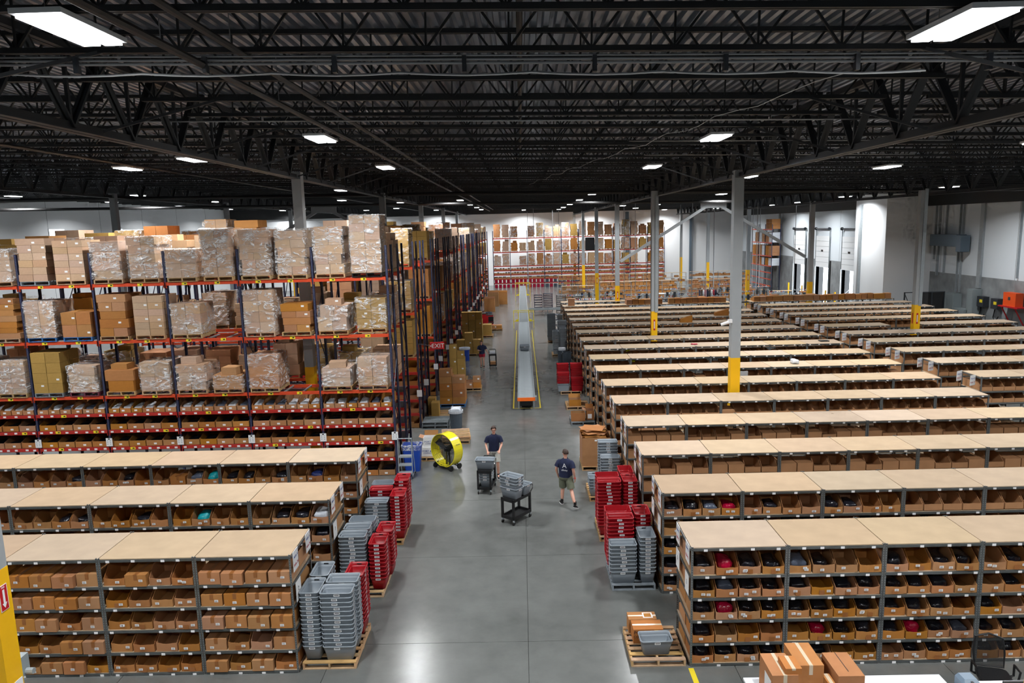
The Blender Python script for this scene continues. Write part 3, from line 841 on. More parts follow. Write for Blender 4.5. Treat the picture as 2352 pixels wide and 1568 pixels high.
tag(MB().box(0, .5, 0, .35, 0, .03).build('folder', M_white, None, (24.2, 33.5, SH_H + .003)), 'flat white folder on board top of far right block', 'folder')
tag(MB().box(0, .45, 0, .3, 0, .04).build('clipboard', M_black, None, (14.9, 36.1, SH_H + .003)), 'dark flat clipboard at the end of a board top', 'clipboard')

# cartons in a line on top of the last row
n = 0
x = 7.95
cl = {}
while x < 27.6:
    w = U(.40, .46) if random.random() < .8 else U(.7, .85)
    if not (10.35 < x < 11.0 or 15.35 < x < 17.4):
        h = U(.36, .42); c = tag(ob('storage_carton', cached(('sc', round(w, 2), 1), lambda: closed_carton_mesh(round(w, 2), .42, .40, M_kraft, 'storage_carton')), None, (x + w/2, 55.2, SH_H + .003), 0, (1, 1, h/.4)),
                'brown carton in the line on the last board top, %s from the near column' % ORD[n], 'carton', 'cartons lined up on the last row')
        n += 1
    x += w + .03
for k in range(14):
    x = 8.2 + k * 1.4
    if 10.2 < x < 11.2 or 15 < x < 17.5: continue
    w = U(.5, .9); h = U(.2, .45)
    tag(ob('loose_carton', closed_carton_mesh(w, .5, h, M_kraft, 'loose_carton'), None, (x, 55.70, SH_H + .003), 0), 'loose brown carton behind the line on last board top, %s from aisle' % ORD[k], 'carton', 'loose cartons behind the line')
tag(ob('tall_carton', closed_carton_mesh(.5, .4, .55, M_kraft, 'tall_carton'), None, (3.75, 55.4, SH_H + .003)), 'single brown carton at the aisle end of the last board top', 'carton')

# aisle signs on the shelf ends
def sign(x, y, z, s, a, bnum, lab, small=False):
    w, h = (.30, .40)
    t = thing('aisle_sign', lab, 'sign', (x, y, z), 0, 'aisle signs')
    MB().box(-.004, .004, -w/2, w/2, -h/2, h/2).build('plate', M_white, t)
    r = (math.pi/2, 0, s * math.pi/2)
    if small: text(a, .13, M_ink, t, (s * .006, 0, .02), r); return
    text(a, .085, M_inkblue, t, (s * .006, 0, .08), r); text(bnum, .085, M_inkred, t, (s * .006, 0, -.08), r)
for ri, y in enumerate(YR[:11]):
    sign(XR - .02, y + .22, 2.26, -1, 'Aisle %d' % (2 * ri + 2), 'Aisle %d' % (2 * ri + 3), 'white aisle sign on near corner of the %s right row' % ROWN[ri])
    if ri < 7: sign(XR - .02, y + 1.06, 2.26, -1, 'Aisle %d' % (2 * ri + 3), 'Aisle %d' % (2 * ri + 2), 'white aisle sign on rear corner of the %s right row' % ROWN[ri])
    if ri < 4:
        sign(XR - .02, y + .24, 1.62, -1, '%d' % (ri + 2), '', 'small numbered sheet below the near aisle sign, %s right row' % ROWN[ri], True)
        sign(XR - .02, y + 1.06, 1.72, -1, '%d' % (ri + 3), '', 'small numbered sheet below the rear aisle sign, %s right row' % ROWN[ri], True)
for ri, y in enumerate(YL):
    sign(XL + .02, y + .22, 2.26, 1, 'Aisle %s' % 'ABC'[ri], 'Aisle %d' % (26 - ri), 'white aisle sign on near corner of the %s left row' % ROWN[ri])
    sign(XL + .02, y + 1.04, 2.26, 1, 'Aisle %s' % 'ABC'[ri], 'Aisle %d' % (26 - ri), 'white aisle sign on rear corner of the %s left row' % ROWN[ri])
    sign(XL + .02, y + .26, 1.62, 1, '%d' % (ri + 2), '', 'small numbered sheet below the near aisle sign, %s left row' % ROWN[ri], True)
for ri in range(5, 15):
    y = YR[ri]
    for dy, w in ((.2, 'near'), (1.06, 'rear')):
        t = thing('aisle_sign', 'white aisle sign on %s corner of the %s far right row' % (w, ROWN[ri]), 'sign', (XR2 - .20, y + dy, 2.28), .5, 'aisle signs')
        MB().box(-.17, .17, -.004, .004, -.2, .2).build('plate', M_white, t)
        text('Aisle %d' % (2*ri - 2), .09, M_inkblue, t, (0, -.006, .07), (math.pi/2, 0, 0)); text('Aisle %d' % (ri + 14), .09, M_inkred, t, (0, -.006, -.08), (math.pi/2, 0, 0))
# ================================================================== PALLET RACKS
RX, RBAY, RD = -4.56, 2.515, 1.07
RK = [24.47 + 6.1 * k for k in range(13)]
RZ = [0.61, 1.215, 1.83, 2.425, 3.06, 5.0, 6.94]        # beam centres
RTOP = 8.05
def frame_post():
    b = MB(); b.box(-.038, .038, 0, .003, 0, RTOP); b.box(-.038, -.034, .003, .07, 0, RTOP); b.box(.034, .038, .003, .07, 0, RTOP)
    return b.mesh('post', M_navyslot)
def navy_slots():
    m = mat('rack_navy_slots', (34, 40, 78), 0.45)
    nt = m.node_tree; b = nt.nodes['Principled BSDF']
    tc = nt.nodes.new('ShaderNodeTexCoord'); sx = nt.nodes.new('ShaderNodeSeparateXYZ'); nt.links.new(tc.outputs['Object'], sx.inputs[0])
    a = nt.nodes.new('ShaderNodeMath'); a.operation = 'MULTIPLY'; a.inputs[1].default_value = 1 / 0.051
    fr = nt.nodes.new('ShaderNodeMath'); fr.operation = 'FRACT'; gt = nt.nodes.new('ShaderNodeMath'); gt.operation = 'GREATER_THAN'; gt.inputs[1].default_value = 0.58
    nt.links.new(sx.outputs['Z'], a.inputs[0]); nt.links.new(a.outputs[0], fr.inputs[0]); nt.links.new(fr.outputs[0], gt.inputs[0])
    xa = nt.nodes.new('ShaderNodeMath'); xa.operation = 'ABSOLUTE'; nt.links.new(sx.outputs['X'], xa.inputs[0])
    lt = nt.nodes.new('ShaderNodeMath'); lt.operation = 'LESS_THAN'; lt.inputs[1].default_value = 0.011; nt.links.new(xa.outputs[0], lt.inputs[0])
    mu = nt.nodes.new('ShaderNodeMath'); mu.operation = 'MULTIPLY'; nt.links.new(lt.outputs[0], mu.inputs[0]); nt.links.new(gt.outputs[0], mu.inputs[1])
    mx = nt.nodes.new('ShaderNodeMix'); mx.data_type = 'RGBA'; mx.inputs['A'].default_value = lin(29, 34, 66); mx.inputs['B'].default_value = lin(120, 124, 134)
    nt.links.new(mu.outputs[0], mx.inputs['Factor']); nt.links.new(mx.outputs['Result'], b.inputs['Base Color'])
    return m
M_navyslot = navy_slots()
def brace_mesh(z0, z1, flip):
    a, c = (.05, RD - .05) if not flip else (RD - .05, .05)
    return MB().bar((0, a, z0), (0, c, z1), .025, .035).mesh('brace', M_navy)
def rack_beam(m): return MB().box(.04, RBAY - .04, -.022, .022, -.055, .055).box(.034, .042, -.04, .03, -.14, .06).box(RBAY - .042, RBAY - .034, -.04, .03, -.14, .06).mesh('beam', m)
RACKTAGW = MB().box(-.05, .05, -.003, 0, -.03, .03).mesh('label_tag', M_white)
RACKTAGY = MB().box(-.09, .09, -.003, 0, -.045, .045); RACKTAGY.mi = 1; RACKTAGY.box(-.01, .06, -.004, -.003, -.02, .02)
RACKTAGY = RACKTAGY.mesh('label_tag', [M_ylabel, M_ink])
def rack(y, nb, label, front_tags, levels=RZ, x_end=RX, z_off=0, mirror=False, lowmat=None):
    t = thing('pallet_rack', label, 'pallet rack', (x_end, y, 0), 0, 'pallet racks')
    for k in range(nb + 1):
        fr = ob('upright_frame', None, t, (-k * RBAY, 0, 0))
        pm = cached('rpost', frame_post)
        ob('post', pm, fr, (0, 0, 0)); ob('post', pm, fr, (0, RD, 0), math.pi)
        if k < 3:
            for j in range(6): ob('brace', cached(('br', j), lambda: brace_mesh(.3 + j * 1.25, .3 + (j + .95) * 1.25, j % 2)), fr)
        else:
            MB().bar((0, .05, 5.2), (0, RD - .05, 6.6), .025, .035).build('brace', M_navy, fr); MB().bar((0, .05, 7.6), (0, RD - .05, 7.6), .025, .035).build('brace', M_navy, fr)
    for b in range(nb):
        for li, z in enumerate(levels):
            bm = cached(('rb', li < 4), lambda: rack_beam(M_red_beam if li < 4 else M_orange))
            if not (front_tags and b >= 1 and li == 0):
                o = ob('beam', bm, t, (-(b + 1) * RBAY, -.02, z))
                if front_tags:
                    if li >= 4:
                        for q in (.7, 1.75): ob('label_tag', RACKTAGY, o, (q + U(-.1, .1), -.023, 0))
                    else:
                        n = 6 if li == 3 else 8
                        for q in range(n):
                            yl = q in (2, 6) and li < 4 and random.random() < .6
                            ob('label_tag', RACKTAGY if yl else RACKTAGW, o, (RBAY * (q + .5) / n + U(-.05, .05), -.023, U(-.01, .01)))
            ob('beam', bm, t, (-(b + 1) * RBAY, RD + .02, z))
        for li, z in enumerate(levels):
            if li >= 4:
                for q in (.6, 1.25, 1.9): ob('cross_bar', cached('xb', lambda: MB().box(-.02, .02, .02, RD - .02, -.02, .02).mesh('cross_bar', M_galv)), t, (-(b + 1) * RBAY + q, 0, z + .03))
            else: ob('wire_deck', cached('wd', lambda: MB().box(.05, RBAY - .05, .005, RD - .005, .02, .028).mesh('wire_deck', M_machd)), t, (-(b + 1) * RBAY, 0, z + .03))
    return t

# --- pallets and loads
def pallet_parts(L=1.0, D=1.14):
    """local: x -L/2..L/2, y 0..D, height .14"""
    ps = []
    for x in (-L/2 + .02, 0, L/2 - .02): ps.append(('stringer', (x - .02, x + .02, 0, D, .02, .12)))
    for k in range(7): y = k * (D - .1) / 6; ps.append(('deck_board', (-L/2, L/2, y, y + .1, .12, .14)))
    for k in range(3): y = k * (D - .1) / 2; ps.append(('bottom_board', (-L/2, L/2, y, y + .1, 0, .02)))
    return ps
def pallet_mesh(m):
    b = MB()
    for _, q in pallet_parts(): b.box(*q)
    return b.mesh('pallet', m)
def floor_pallet(x, y, label, m=M_wood, L=1.02, D=1.22, rz=0, z=0, group='wooden pallets on the floor'):
    t = thing('wooden_pallet', label, 'pallet', (x, y, z), rz, group)
    for nm, q in pallet_parts(L, D):
        mm = cached((nm, q, m.name), lambda: MB().box(*q).mesh(nm, m)); ob(nm, mm, t)
    return t
UC = {}
def unit_box(m):
    """1 x 1 x 1 box, base centre front at the origin"""
    return cached(('uc', m.name), lambda: MB().box(-.5, .5, 0, 1, 0, 1).mesh('carton', m))
def film_mesh(w, d, h, seed, top=True):
    r = random.Random(seed); b = MB(); n = 7; nz = 9
    rings = []
    for k in range(nz + 1):
        z = .02 + (h - .02) * k / nz; ring = []
        for s in range(4):
            for i in range(n):
                t = i / n
                x, y = [(-w/2 + t*w, 0), (w/2, t*d), (w/2 - t*w, d), (-w/2, d - t*d)][s]
                j = .022
                ring.append((x + r.uniform(-j, j) + (.02 if x > 0 else -.02), y + r.uniform(-j, j) + (-.02 if y < d/2 else .02), z + (r.uniform(-.03, .05) if k == nz else 0)))
        rings.append(ring)
    b.loft(rings, False, False)
    o = len(b.v)
    last = rings[-1]; b.add(last + [(0, d/2, h + .03)], [(i, (i+1) % len(last), len(last)) for i in range(len(last))])
    return b.mesh('stretch_wrap', M_film)
def load(x, y, z, w, d, h, nx, nz, m, wrap, label, group, ny=2, pal=M_wood, jit=.012, stickers=.5, detail=True, messy=False, pallet=True, parts=True):
    """cartons stacked on a pallet; x centre, y front, z level the pallet rests on"""
    if pallet:
        tag(ob('wooden_pallet', cached(('pm', pal.name), lambda: pallet_mesh(pal)), None, (x, y, z)), 'pallet under the ' + label, 'pallet', 'pallets in the racks')
        z += .142
    boxes = []
    zz = 0; hz = h / nz
    for k in range(nz):
        hk = hz * U(.9, 1.1) if messy else hz
        cols = nx if not messy else random.choice((nx, nx, max(1, nx - 1)))
        sh = U(-.04, .04) if messy else 0
        wk = w * (U(.86, 1.0) if messy else 1)
        for j in range(ny):
            for i in range(cols):
                if j > 0 and 0 < i < cols - 1 and k < nz - 1: continue
                cw = wk / cols; cd = d / ny
                boxes.append((-wk/2 + (i + .5) * cw + sh, j * cd, zz, cw - .008 - U(0, .01), cd - .008, hk - .006, U(-jit, jit) * .3))
        zz += hk
    if messy and random.random() < .7 and zz < 1.36:
        boxes.append((U(-.2, .2), U(.02, .2), zz, U(.4, .6), .5, U(.16, .3), U(-.15, .15)))
    if wrap or not parts:
        t = thing('wrapped_load' if wrap else 'carton_stack', label, 'pallet load', (x, y, z), 0, group)
    if not parts:
        b = MB()
        for (bx, by, bz, bw, bd, bh, r) in boxes: b.box(bx - bw/2, bx + bw/2, by, by + bd, bz, bz + bh)
        b.build('cartons', m, t)
        if wrap: film_mesh(w, d, h, random.random()).name; ob('stretch_wrap', film_mesh(w, d, h, random.random()), t)
        return
    n = 0
    for (bx, by, bz, bw, bd, bh, r) in boxes:
        if wrap:
            o = ob('carton', unit_box(m), t, (bx, by + .01, bz), r, (bw, bd, bh))
        else:
            n += 1
            o = tag(ob('carton', unit_box(m), None, (x + bx, y + by + .01, z + bz + .001), r, (bw, bd, bh)), '%s %s' % (ORD[min(n - 1, 39)], label.replace('cartons,', 'carton,').replace('unwrapped ', '').replace(' pallet level, front rack', ' level load, front rack')), 'carton', group)
        if by < .05 and random.random() < stickers:
            ob('label', RACKTAGW, o, (U(.1, .38), -.003 / max(bd, .1), U(.3, .75)), 0, (1.0 / bw, 1, 1.0 / bh))
    if wrap: ob('stretch_wrap', film_mesh(w, d, zz if not messy else h, random.random()), t)

rackA = rack(RK[0], 7, 'front pallet rack with navy posts and orange beams facing the left shelving', True)
rack(RK[0] + 2.28, 7, 'rear half of the front pallet rack, behind the grey column', False)
LV = ['lowest pallet level', 'middle pallet level', 'top pallet level']
def bay_x(b, s): return RX - b * RBAY - .04 - (.62 if s == 0 else 1.86)
K1, K2, K3 = M_kraft, M_kraft2, M_kraft3
# level, slot from the aisle: (height, columns, layers, material, wrapped, pallet, messy, setback)
A = {
 2: [(1.92, 2, 7, K2, 1, M_black, 0), (1.55, 2, 5, K2, 1, M_wood, 1), (1.50, 2, 5, K2, 1, M_wood, 1), (1.55, 2, 6, K2, 1, M_wood, 1), (1.60, 2, 5, K2, 1, M_wood, 1), (0.95, 2, 2, K2, 1, M_wood, 0),
     (1.40, 2, 5, K2, 1, M_wood, 1), (1.22, 2, 4, K2, 1, M_wood, 1), (1.35, 2, 6, K2, 0, M_wood, 0), (1.45, 2, 6, K2, 0, M_wood_g, 1), (1.1, 2, 3, K2, 1, M_wood, 0), (1.2, 2, 4, K2, 0, M_wood, 0), (1.3, 2, 4, K2, 1, M_wood, 0)],
 1: [(1.05, 2, 3, K3, 1, M_wood, 0, .35), (0.85, 2, 2, K2, 1, M_wood, 1), (0.92, 2, 4, K1, 0, M_wood, 1), (1.45, 2, 4, K2, 1, M_wood, 0), None, (1.05, 2, 3, K2, 1, M_wood, 0), (1.35, 2, 6, K2, 0, M_wood, 0), (1.42, 2, 5, K1, 0, M_wood, 1),
     (0.85, 2, 2, K1, 0, M_wood_b, 0), (1.25, 2, 3, K2, 1, M_wood_b, 0), (1.2, 2, 6, K1, 0, M_wood, 1), (1.2, 2, 3, K1, 1, M_wood, 0), (1.2, 2, 4, K1, 1, M_wood, 0)],
 0: [(0.98, 2, 3, K2, 1, M_wood, 0), (0.62, 1, 2, K2, 1, M_wood, 1), None, (1.15, 1, 3, K1, 1, M_wood, 0), (0.45, 2, 1, K1, 1, M_wood, 1), (0.85, 2, 3, K2, 1, M_wood, 1), (1.0, 2, 2, K2, 1, M_wood, 0), (0.8, 1, 2, K1, 0, M_wood, 1),
     (0.95, 1, 3, K2, 1, M_wood_p, 1), (1.42, 2, 4, K3, 0, M_wood_g, 0), (1.15, 2, 6, K2, 1, M_wood, 0), (1.2, 2, 5, K2, 1, M_wood, 0), (1.0, 2, 4, K2, 1, M_wood, 0)],
}
for lv in (0, 1, 2):
    for s, q in enumerate(A[lv]):
        if not q: continue
        h, nx, nz, m, wr, pal, ms = q[:7]; back = q[7] if len(q) > 7 else 0
        kind = ('film-wrapped ' if wr else 'unwrapped ') + {K1: 'brown', K2: 'rosy brown', K3: 'mustard brown'}[m]
        load(bay_x(s // 2, s % 2), RK[0] - .07 + back, RZ[4 + lv] + .061, 1.02, 1.1, h, nx, nz, m, wr, '%s cartons, %s from aisle on %s, front rack' % (kind, ORD[s], LV[lv]), 'loads in the front rack', pal=pal, messy=bool(ms))
# rear half of the front rack, seen between the loads; top loads of the racks behind
for lv in (0, 1, 2):
    for s in range(12):
        if random.random() < .12: continue
        h = U(.8, 1.25) if lv < 2 else U(1.2, 1.75)
        load(bay_x(s // 2, s % 2), RK[0] + 2.26, RZ[4 + lv] + .061, 1.02, 1.05, h, 2, random.choice((3, 4, 5)), random.choice((K1, K2, K2, K3)), random.random() < .5,
             'cartons, %s from aisle on %s, rear half of front rack' % (ORD[s], LV[lv]), 'loads in the rear half of the front rack', parts=False, messy=True)
for k in range(1, 13):
    y = RK[k]; nb = 6 if k <= 2 else 2
    if k <= 3: rack(y, nb, 'pallet rack with navy posts, %s row behind the front rack' % ORD[k - 1], False)
    else: rack(y, 2, 'pallet rack with navy posts, %s row behind the front rack' % ORD[k - 1], False)
    if k <= 8: rack(y + 2.28, 1 if k > 2 else 6, 'rear half of the pallet rack, %s row behind the front rack' % ORD[k - 1], False)
    for lv in (0, 1, 2):
        for s in range(nb * 2):
            if s > 3 and lv < 2: continue
            if k > 7 and s > 1: continue
            if random.random() < .06: continue
            h = U(1.0, 1.5) if lv < 2 else U(1.25, 2.0)
            mm = random.choice((K1, K1, K2, K3))
            load(bay_x(s // 2, s % 2), y - .05, RZ[4 + lv] + .061, 1.02, 1.1, h, 2, random.choice((4, 5, 6)), mm, random.random() < .5,
                 'cartons, %s from aisle on %s, %s rack behind' % (ORD[s], LV[lv], ORD[k - 1]), 'loads in the racks behind', parts=False, messy=random.random() < .4)
# bins on the low levels of the racks
def rack_bin(w, var):
    r = random.Random(var); b = MB(); d = .95; hf = .20 if w > .5 else .16; hb = .36; t = .007
    b.box(-w/2, w/2, 0, d, 0, .006); b.box(-w/2, w/2, 0, t, 0, hf); b.box(-w/2, w/2, d - t, d, 0, hb)
    for s in (-1, 1):
        x = s * (w/2 - t/2); b.prism([(0, 0), (d, 0), (d, hb), (d * .45, hb), (.02, hf + .01), (0, hf)], 'x', x - t/2, x + t/2)
    return b.mesh('open_carton', M_kraft)
RB6 = [rack_bin(.375, k) for k in range(3)]; RB4 = [rack_bin(.572, k + 5) for k in range(3)]
for b in range(7):
    for (li, n, z) in ((3, 6, RZ[3]), (2, 4, RZ[2]), (1, 4, RZ[1])) + (((0, 4, RZ[0]), (-1, 4, -.05)) if b == 0 else ()):
        for q in range(n):
            x = RX - b * RBAY - .06 - (RBAY - .12) * (q + .5) / n
            lab = '%s from aisle, %s level of the front rack' % (ORD[b * n + q], {3: 'upper', 2: 'second', 1: 'third', 0: 'fourth', -1: 'floor'}[li])
            o = tag(ob('open_carton', random.choice(RB6 if n == 6 else RB4), None, (x, RK[0] + .005, z + .062), U(-.01, .01)), 'open brown bin carton, ' + lab, 'carton', 'bin cartons in the front rack')
            ob('label', RACKTAGW, o, (U(-.08, .08), -.002, .08))
            key = random.choice(('white', 'white', 'white', 'slate')) if n == 6 else 'dark'
            g = bag_on(x, RK[0] + .42, z + .10, key, '%s bagged clothing in bin carton, ' % BAGCOL[key] + lab, 1.0)
            g.scale = (.92, 1.3, 1.15) if n == 6 else (1.42, 1.4, .95)
# info boards hanging on the rack posts
for k in range(6):
    t = thing('info_board', 'white sheet of pockets hung on the front rack post, %s from aisle' % ORD[k], 'notice', (RX - k * RBAY, RK[0] - .05, 1.45), 0, 'info boards on the racks')
    MB().box(-.11, .11, -.012, 0, -.14, .15).build('sheet', M_white, t); MB().box(-.03, .03, -.018, -.012, .10, .14).build('clip', M_black, t)
    for i in range(2):
        for j in range(3): MB().box(-.07 + i*.1, -.04 + i*.1, -.014, -.012, .05 - j*.06, .065 - j*.06).build('printed_mark', M_ink, t)
for k in range(1, 12):
    for dy in ((0, 2.28) if k <= 8 else (0,)):
        tag(MB().box(-.11, .11, -.012, 0, -.14, .15).build('info_board', M_white, None, (RX + .02, RK[k] + dy - .06, 1.55)), 'white sheet on rack end, %s row behind the front, %s post' % (ORD[k - 1], 'front' if dy == 0 else 'rear'), 'notice', 'info boards on the racks')
# low level cartons at the aisle end of the rear racks
for k in range(1, 13):
    for li, z in ((3, RZ[3]), (2, RZ[2]), (1, RZ[1]), (0, RZ[0]), (-1, -.05)):
        for q in range(3 if k < 4 else 2):
            x = RX - .35 - q * .6
            tag(ob('open_carton', random.choice(RB4), None, (x, RK[k] + .005, z + .062)), 'brown bin carton, %s from aisle, %s level, %s rack behind' % (ORD[q], {3: 'upper', 2: 'second', 1: 'third', 0: 'fourth', -1: 'floor'}[li], ORD[k - 1]), 'carton', 'bin cartons in the racks behind')
# exit sign
t = thing('exit_sign', 'red exit sign with white letters hung at a rack end', 'exit sign', (-3.62, 29.9, 3.72), .12)
MB().box(-.30, .30, -.03, .03, -.15, .15).build('box', M_signred, t); text('EXIT', .26, M_white, t, (.04, -.034, -.01), (math.pi/2, 0, 0)); text('<', .2, M_white, t, (-.25, -.034, -.01), (math.pi/2, 0, 0))
MB().bar((-.28, .03, 0), (-.83, .70, 0), .03).build('bracket', M_machd, t)

# far rack against the end wall
FY = 103.2
def far_rack():
    t = thing('pallet_rack', 'long pallet rack against the white end wall', 'pallet rack', (20.2, FY, 0), 0, 'pallet racks')
    for k in range(11):
        x = -k * 2.42
        fr = ob('upright_frame', None, t, (x, 0, 0)); pm = CACHE['rpost']
        ob('post', pm, fr, (0, 0, 0)); ob('post', pm, fr, (0, RD, 0), math.pi)
    for b in range(10):
        for li, z in enumerate(RZ):
            bm = cached(('frb', li < 4), lambda: MB().box(.04, 2.38, -.03, .03, -.06, .06).mesh('beam', M_red_beam)); ob('beam', bm, t, (-(b + 1) * 2.42, -.02, z))
            if li < 4: ob('wire_deck', cached('fwd', lambda: MB().box(.05, 2.37, .0, RD, .02, .03).mesh('wire_deck', M_machd)), t, (-(b + 1) * 2.42, 0, z + .04))
far_rack()
for lv in (0, 1, 2):
    for s in range(20):
        if (lv, s) in ((0, 17), (2, 16), (0, 2)): continue
        h = U(1.15, 1.6) if lv < 2 else U(1.2, 2.2)
        load(20.2 - .62 - s * 1.21, FY - .03, RZ[4 + lv] + .061, 1.0, 1.05, h, 2, 6, random.choice((K1, K1, K2, K3)), random.random() < .45, 'cartons, %s from right on %s, end wall rack' % (ORD[s], LV[lv]), 'loads in the end wall rack', parts=False, messy=True)
fb = MB(); fr_ = MB(); fw = MB()
for b in range(10):
    for li in (-1, 0, 1, 2, 3):
        z = (RZ[li] + .075) if li >= 0 else .01
        for q in range(6 if li > 1 else 4):
            n = 6 if li > 1 else 4; x = 20.2 - b * 2.42 - .06 - 2.3 * (q + .5) / n; w = 2.3 / n - .04
            if li <= 0 and b > 4:
                if b > 6 or q == 2: fr_.box(x - w/2 + .05, x + w/2 - .05, FY + .1, FY + .7, z, z + .46)
                else: fw.box(x - w/2 + .05, x + w/2 - .05, FY + .1, FY + .7, z, z + .42)
            else:
                fb.box(x - w/2, x + w/2, FY + .0, FY + .9, z, z + .2)
                if random.random() < .6: fw.box(x - w/2 + .04, x + w/2 - .04, FY + .1, FY + .8, z + .205, z + .3)
tag(struct(fb.build('bin_cartons', M_kraft), 'stuff'), 'tiny brown bin cartons along the low levels of the end wall rack', 'cartons')
tag(struct(fr_.build('hanging_garments', M_bagred), 'stuff'), 'crimson bagged garments along the foot of the end wall rack', 'garments')
tag(struct(fw.build('bagged_garments', M_bagslate), 'stuff'), 'grey bagged garments in the end wall rack', 'garments')

# rack with brown loads near the dock doors
t = thing('pallet_rack', 'short pallet rack beside the dock doors', 'pallet rack', (30.2, 88.5, 0), -math.pi / 2, 'pallet racks')
for k in range(4): 
    fr = ob('upright_frame', None, t, (-k * 2.5, 0, 0)); ob('post', CACHE['rpost'], fr, (0, 0, 0)); ob('post', CACHE['rpost'], fr, (0, RD, 0), math.pi)
for b in range(3):
    for z in (.6, 1.4, 2.2, 3.0, 4.2, 5.8, 7.4): ob('beam', cached(('frb2',), lambda: MB().box(.04, 2.46, -.03, .03, -.06, .06).mesh('beam', M_orange)), t, (-(b + 1) * 2.5, -.02, z))
for z, hh in ((4.27, 1.2), (5.87, 1.2), (3.07, .9), (7.47, 1.2)):
    for s in range(6 if z < 7 else 2):
        b = MB()
        for i in range(2):
            for k in range(3): b.box(-.5, .5, i*.5 - .48, i*.5 - .02, k*hh/3, (k + .97)*hh/3)
        tag(b.build('carton_stack', random.choice((M_kraft, M_kraft, M_bagwhite)), None, (30.74, 88.5 + 2.5 * (s // 2) + (.66, 1.82)[s % 2], z)), 'brown stack, %s along, %s metre level, rack by dock doors' % (ORD[s], {4.27: 'four', 5.87: 'six', 3.07: 'three', 7.47: 'seven'}[z]), 'carton stack', 'loads in the rack by the dock doors')
# ================================================================== TOTES
def rrect(w, d, r, n=3):
    pts = []
    for cx, cy, a0 in ((w/2 - r, d/2 - r, 0), (-w/2 + r, d/2 - r, 90), (-w/2 + r, -d/2 + r, 180), (w/2 - r, -d/2 + r, 270)):
        for k in range(n + 1):
            a = math.radians(a0 + 90 * k / n); pts.append((cx + r * math.cos(a), cy + r * math.sin(a)))
    return pts
TL, TW, TH = .64, .40, .31
def tote_mesh(m):
    b = MB(); R = lambda w, d, r, z: [(x, y, z) for x, y in rrect(w, d, r)]
    b.loft([R(TL-.122, TW-.112, .05, 0), R(TL-.075, TW-.07, .05, .20), R(TL-.055, TW-.055, .05, .235), R(TL-.03, TW-.03, .05, .24), R(TL-.022, TW-.022, .05, .285), R(TL, TW, .055, .29), R(TL, TW, .055, TH),
            R(TL-.03, TW-.03, .045, TH), R(TL-.04, TW-.04, .045, .25), R(TL-.056, TW-.052, .045, .22), R(TL-.132, TW-.122, .045, .012)], True, True)
    return b.mesh('tote', m, True)
TOTE = {'grey': tote_mesh(M_tote), 'red': tote_mesh(M_tote_red)}
TLAB = MB().box(-.058, .058, -.0015, .0015, -.022, .022); TLAB.mi = 1; TLAB.box(-.045, .045, -.0025, .0025, -.007, .007); TLAB = TLAB.mesh('label', [M_white, M_ink])
SLOT = MB().box(-.05, .05, -.002, .002, -.012, .012).mesh('handle_slot', M_black)
for me in TOTE.values():
    pass
def tote(x, y, z, rz, col, label, group, slots=True):
    t = tag(ob('tote', TOTE[col], None, (x, y, z), rz), label, 'tote', group)
    a = .16
    ob('label', TLAB, t, (U(-.03, .03), -(TW/2 - .0085), .262)); ob('label', TLAB, t, (TL/2 - .0085, 0, .262), math.pi/2)
    ob('label', TLAB, t, (-(TL/2 - .0085), 0, .262), math.pi/2)
    if slots:
        ob('handle_slot', SLOT, t, (TL/2 - .026, 0, .272), math.pi/2); ob('handle_slot', SLOT, t, (-(TL/2 - .026), 0, .272), math.pi/2)
    return t
NEST = .094
STUFF_TOTES = {'grey': MB(), 'red': MB()}
def stuff_stack(x, y, z, n, col, long_face):
    R = lambda w, d, r, zz: [((px if long_face else -py) + x, (py if long_face else px) + y, zz) for px, py in rrect(w, d, r, 2)]
    for k in range(n):
        c = col if isinstance(col, str) else col[k]; b = STUFF_TOTES[c]; zz = z + k * NEST
        if k == 0: b.loft([R(TL-.11, TW-.10, .05, zz), R(TL-.03, TW-.03, .05, zz + .24)], True, False)
        b.loft([R(TL-.03, TW-.03, .05, zz + .24), R(TL-.022, TW-.022, .05, zz + .285), R(TL, TW, .055, zz + .29), R(TL, TW, .055, zz + TH), R(TL-.03, TW-.03, .045, zz + TH), R(TL-.1, TW-.1, .045, zz + .12 if k == n - 1 else zz + .25)], False, k == n - 1)
def tote_stack(x, y, z, n, col, long_face, lab, z_extra=0):
    if any(q in lab for q in ('eleventh', 'farthest', 'of eighth right pallet', 'rear of second left', 'rear of third left', 'middle left of third right', 'rear right of third right', 'far left of second right')):
        return stuff_stack(x, y, z, n, col, long_face)
    for k in range(n):
        last = k == n - 1
        c = col if isinstance(col, str) else col[k]
        pos = 'topmost' if last else ('bottom' if k == 0 else ORD[k] + ' from bottom')
        tote(x + U(-.002, .002), y + U(-.002, .002), z + k * NEST, (0 if long_face else math.pi / 2) + U(-.004, .004), c, '%s tote, %s of nested stack, %s' % (c, pos, lab), 'totes in nested stacks', slots=last)
PZ = .142
def pal(x, y, lab, m=M_wood, **k): return floor_pallet(x, y, lab, m, **k)
pal(-3.99, 13.10, 'wooden pallet under the grey tote stacks, nearest left row end', D=1.45, L=1.06)
tote_stack(-4.335, 13.50, PZ, 13, 'grey', False, 'front left of nearest left pallet')
tote_stack(-3.80, 13.34, PZ, 13, 'grey', True, 'front right of nearest left pallet')
tote_stack(-3.79, 13.80, PZ, 13, 'grey', True, 'middle of nearest left pallet')
tote_stack(-4.33, 14.22, PZ, 13, 'grey', False, 'rear left of nearest left pallet')
tote_stack(-3.66, 14.37, PZ, 12, 'red', False, 'rear right of nearest left pallet')
pal(-3.95, 15.90, 'wooden pallet under red and grey totes, second left row end', D=1.34)
tote_stack(-4.14, 16.17, PZ, 12, 'grey', True, 'front of second left pallet')
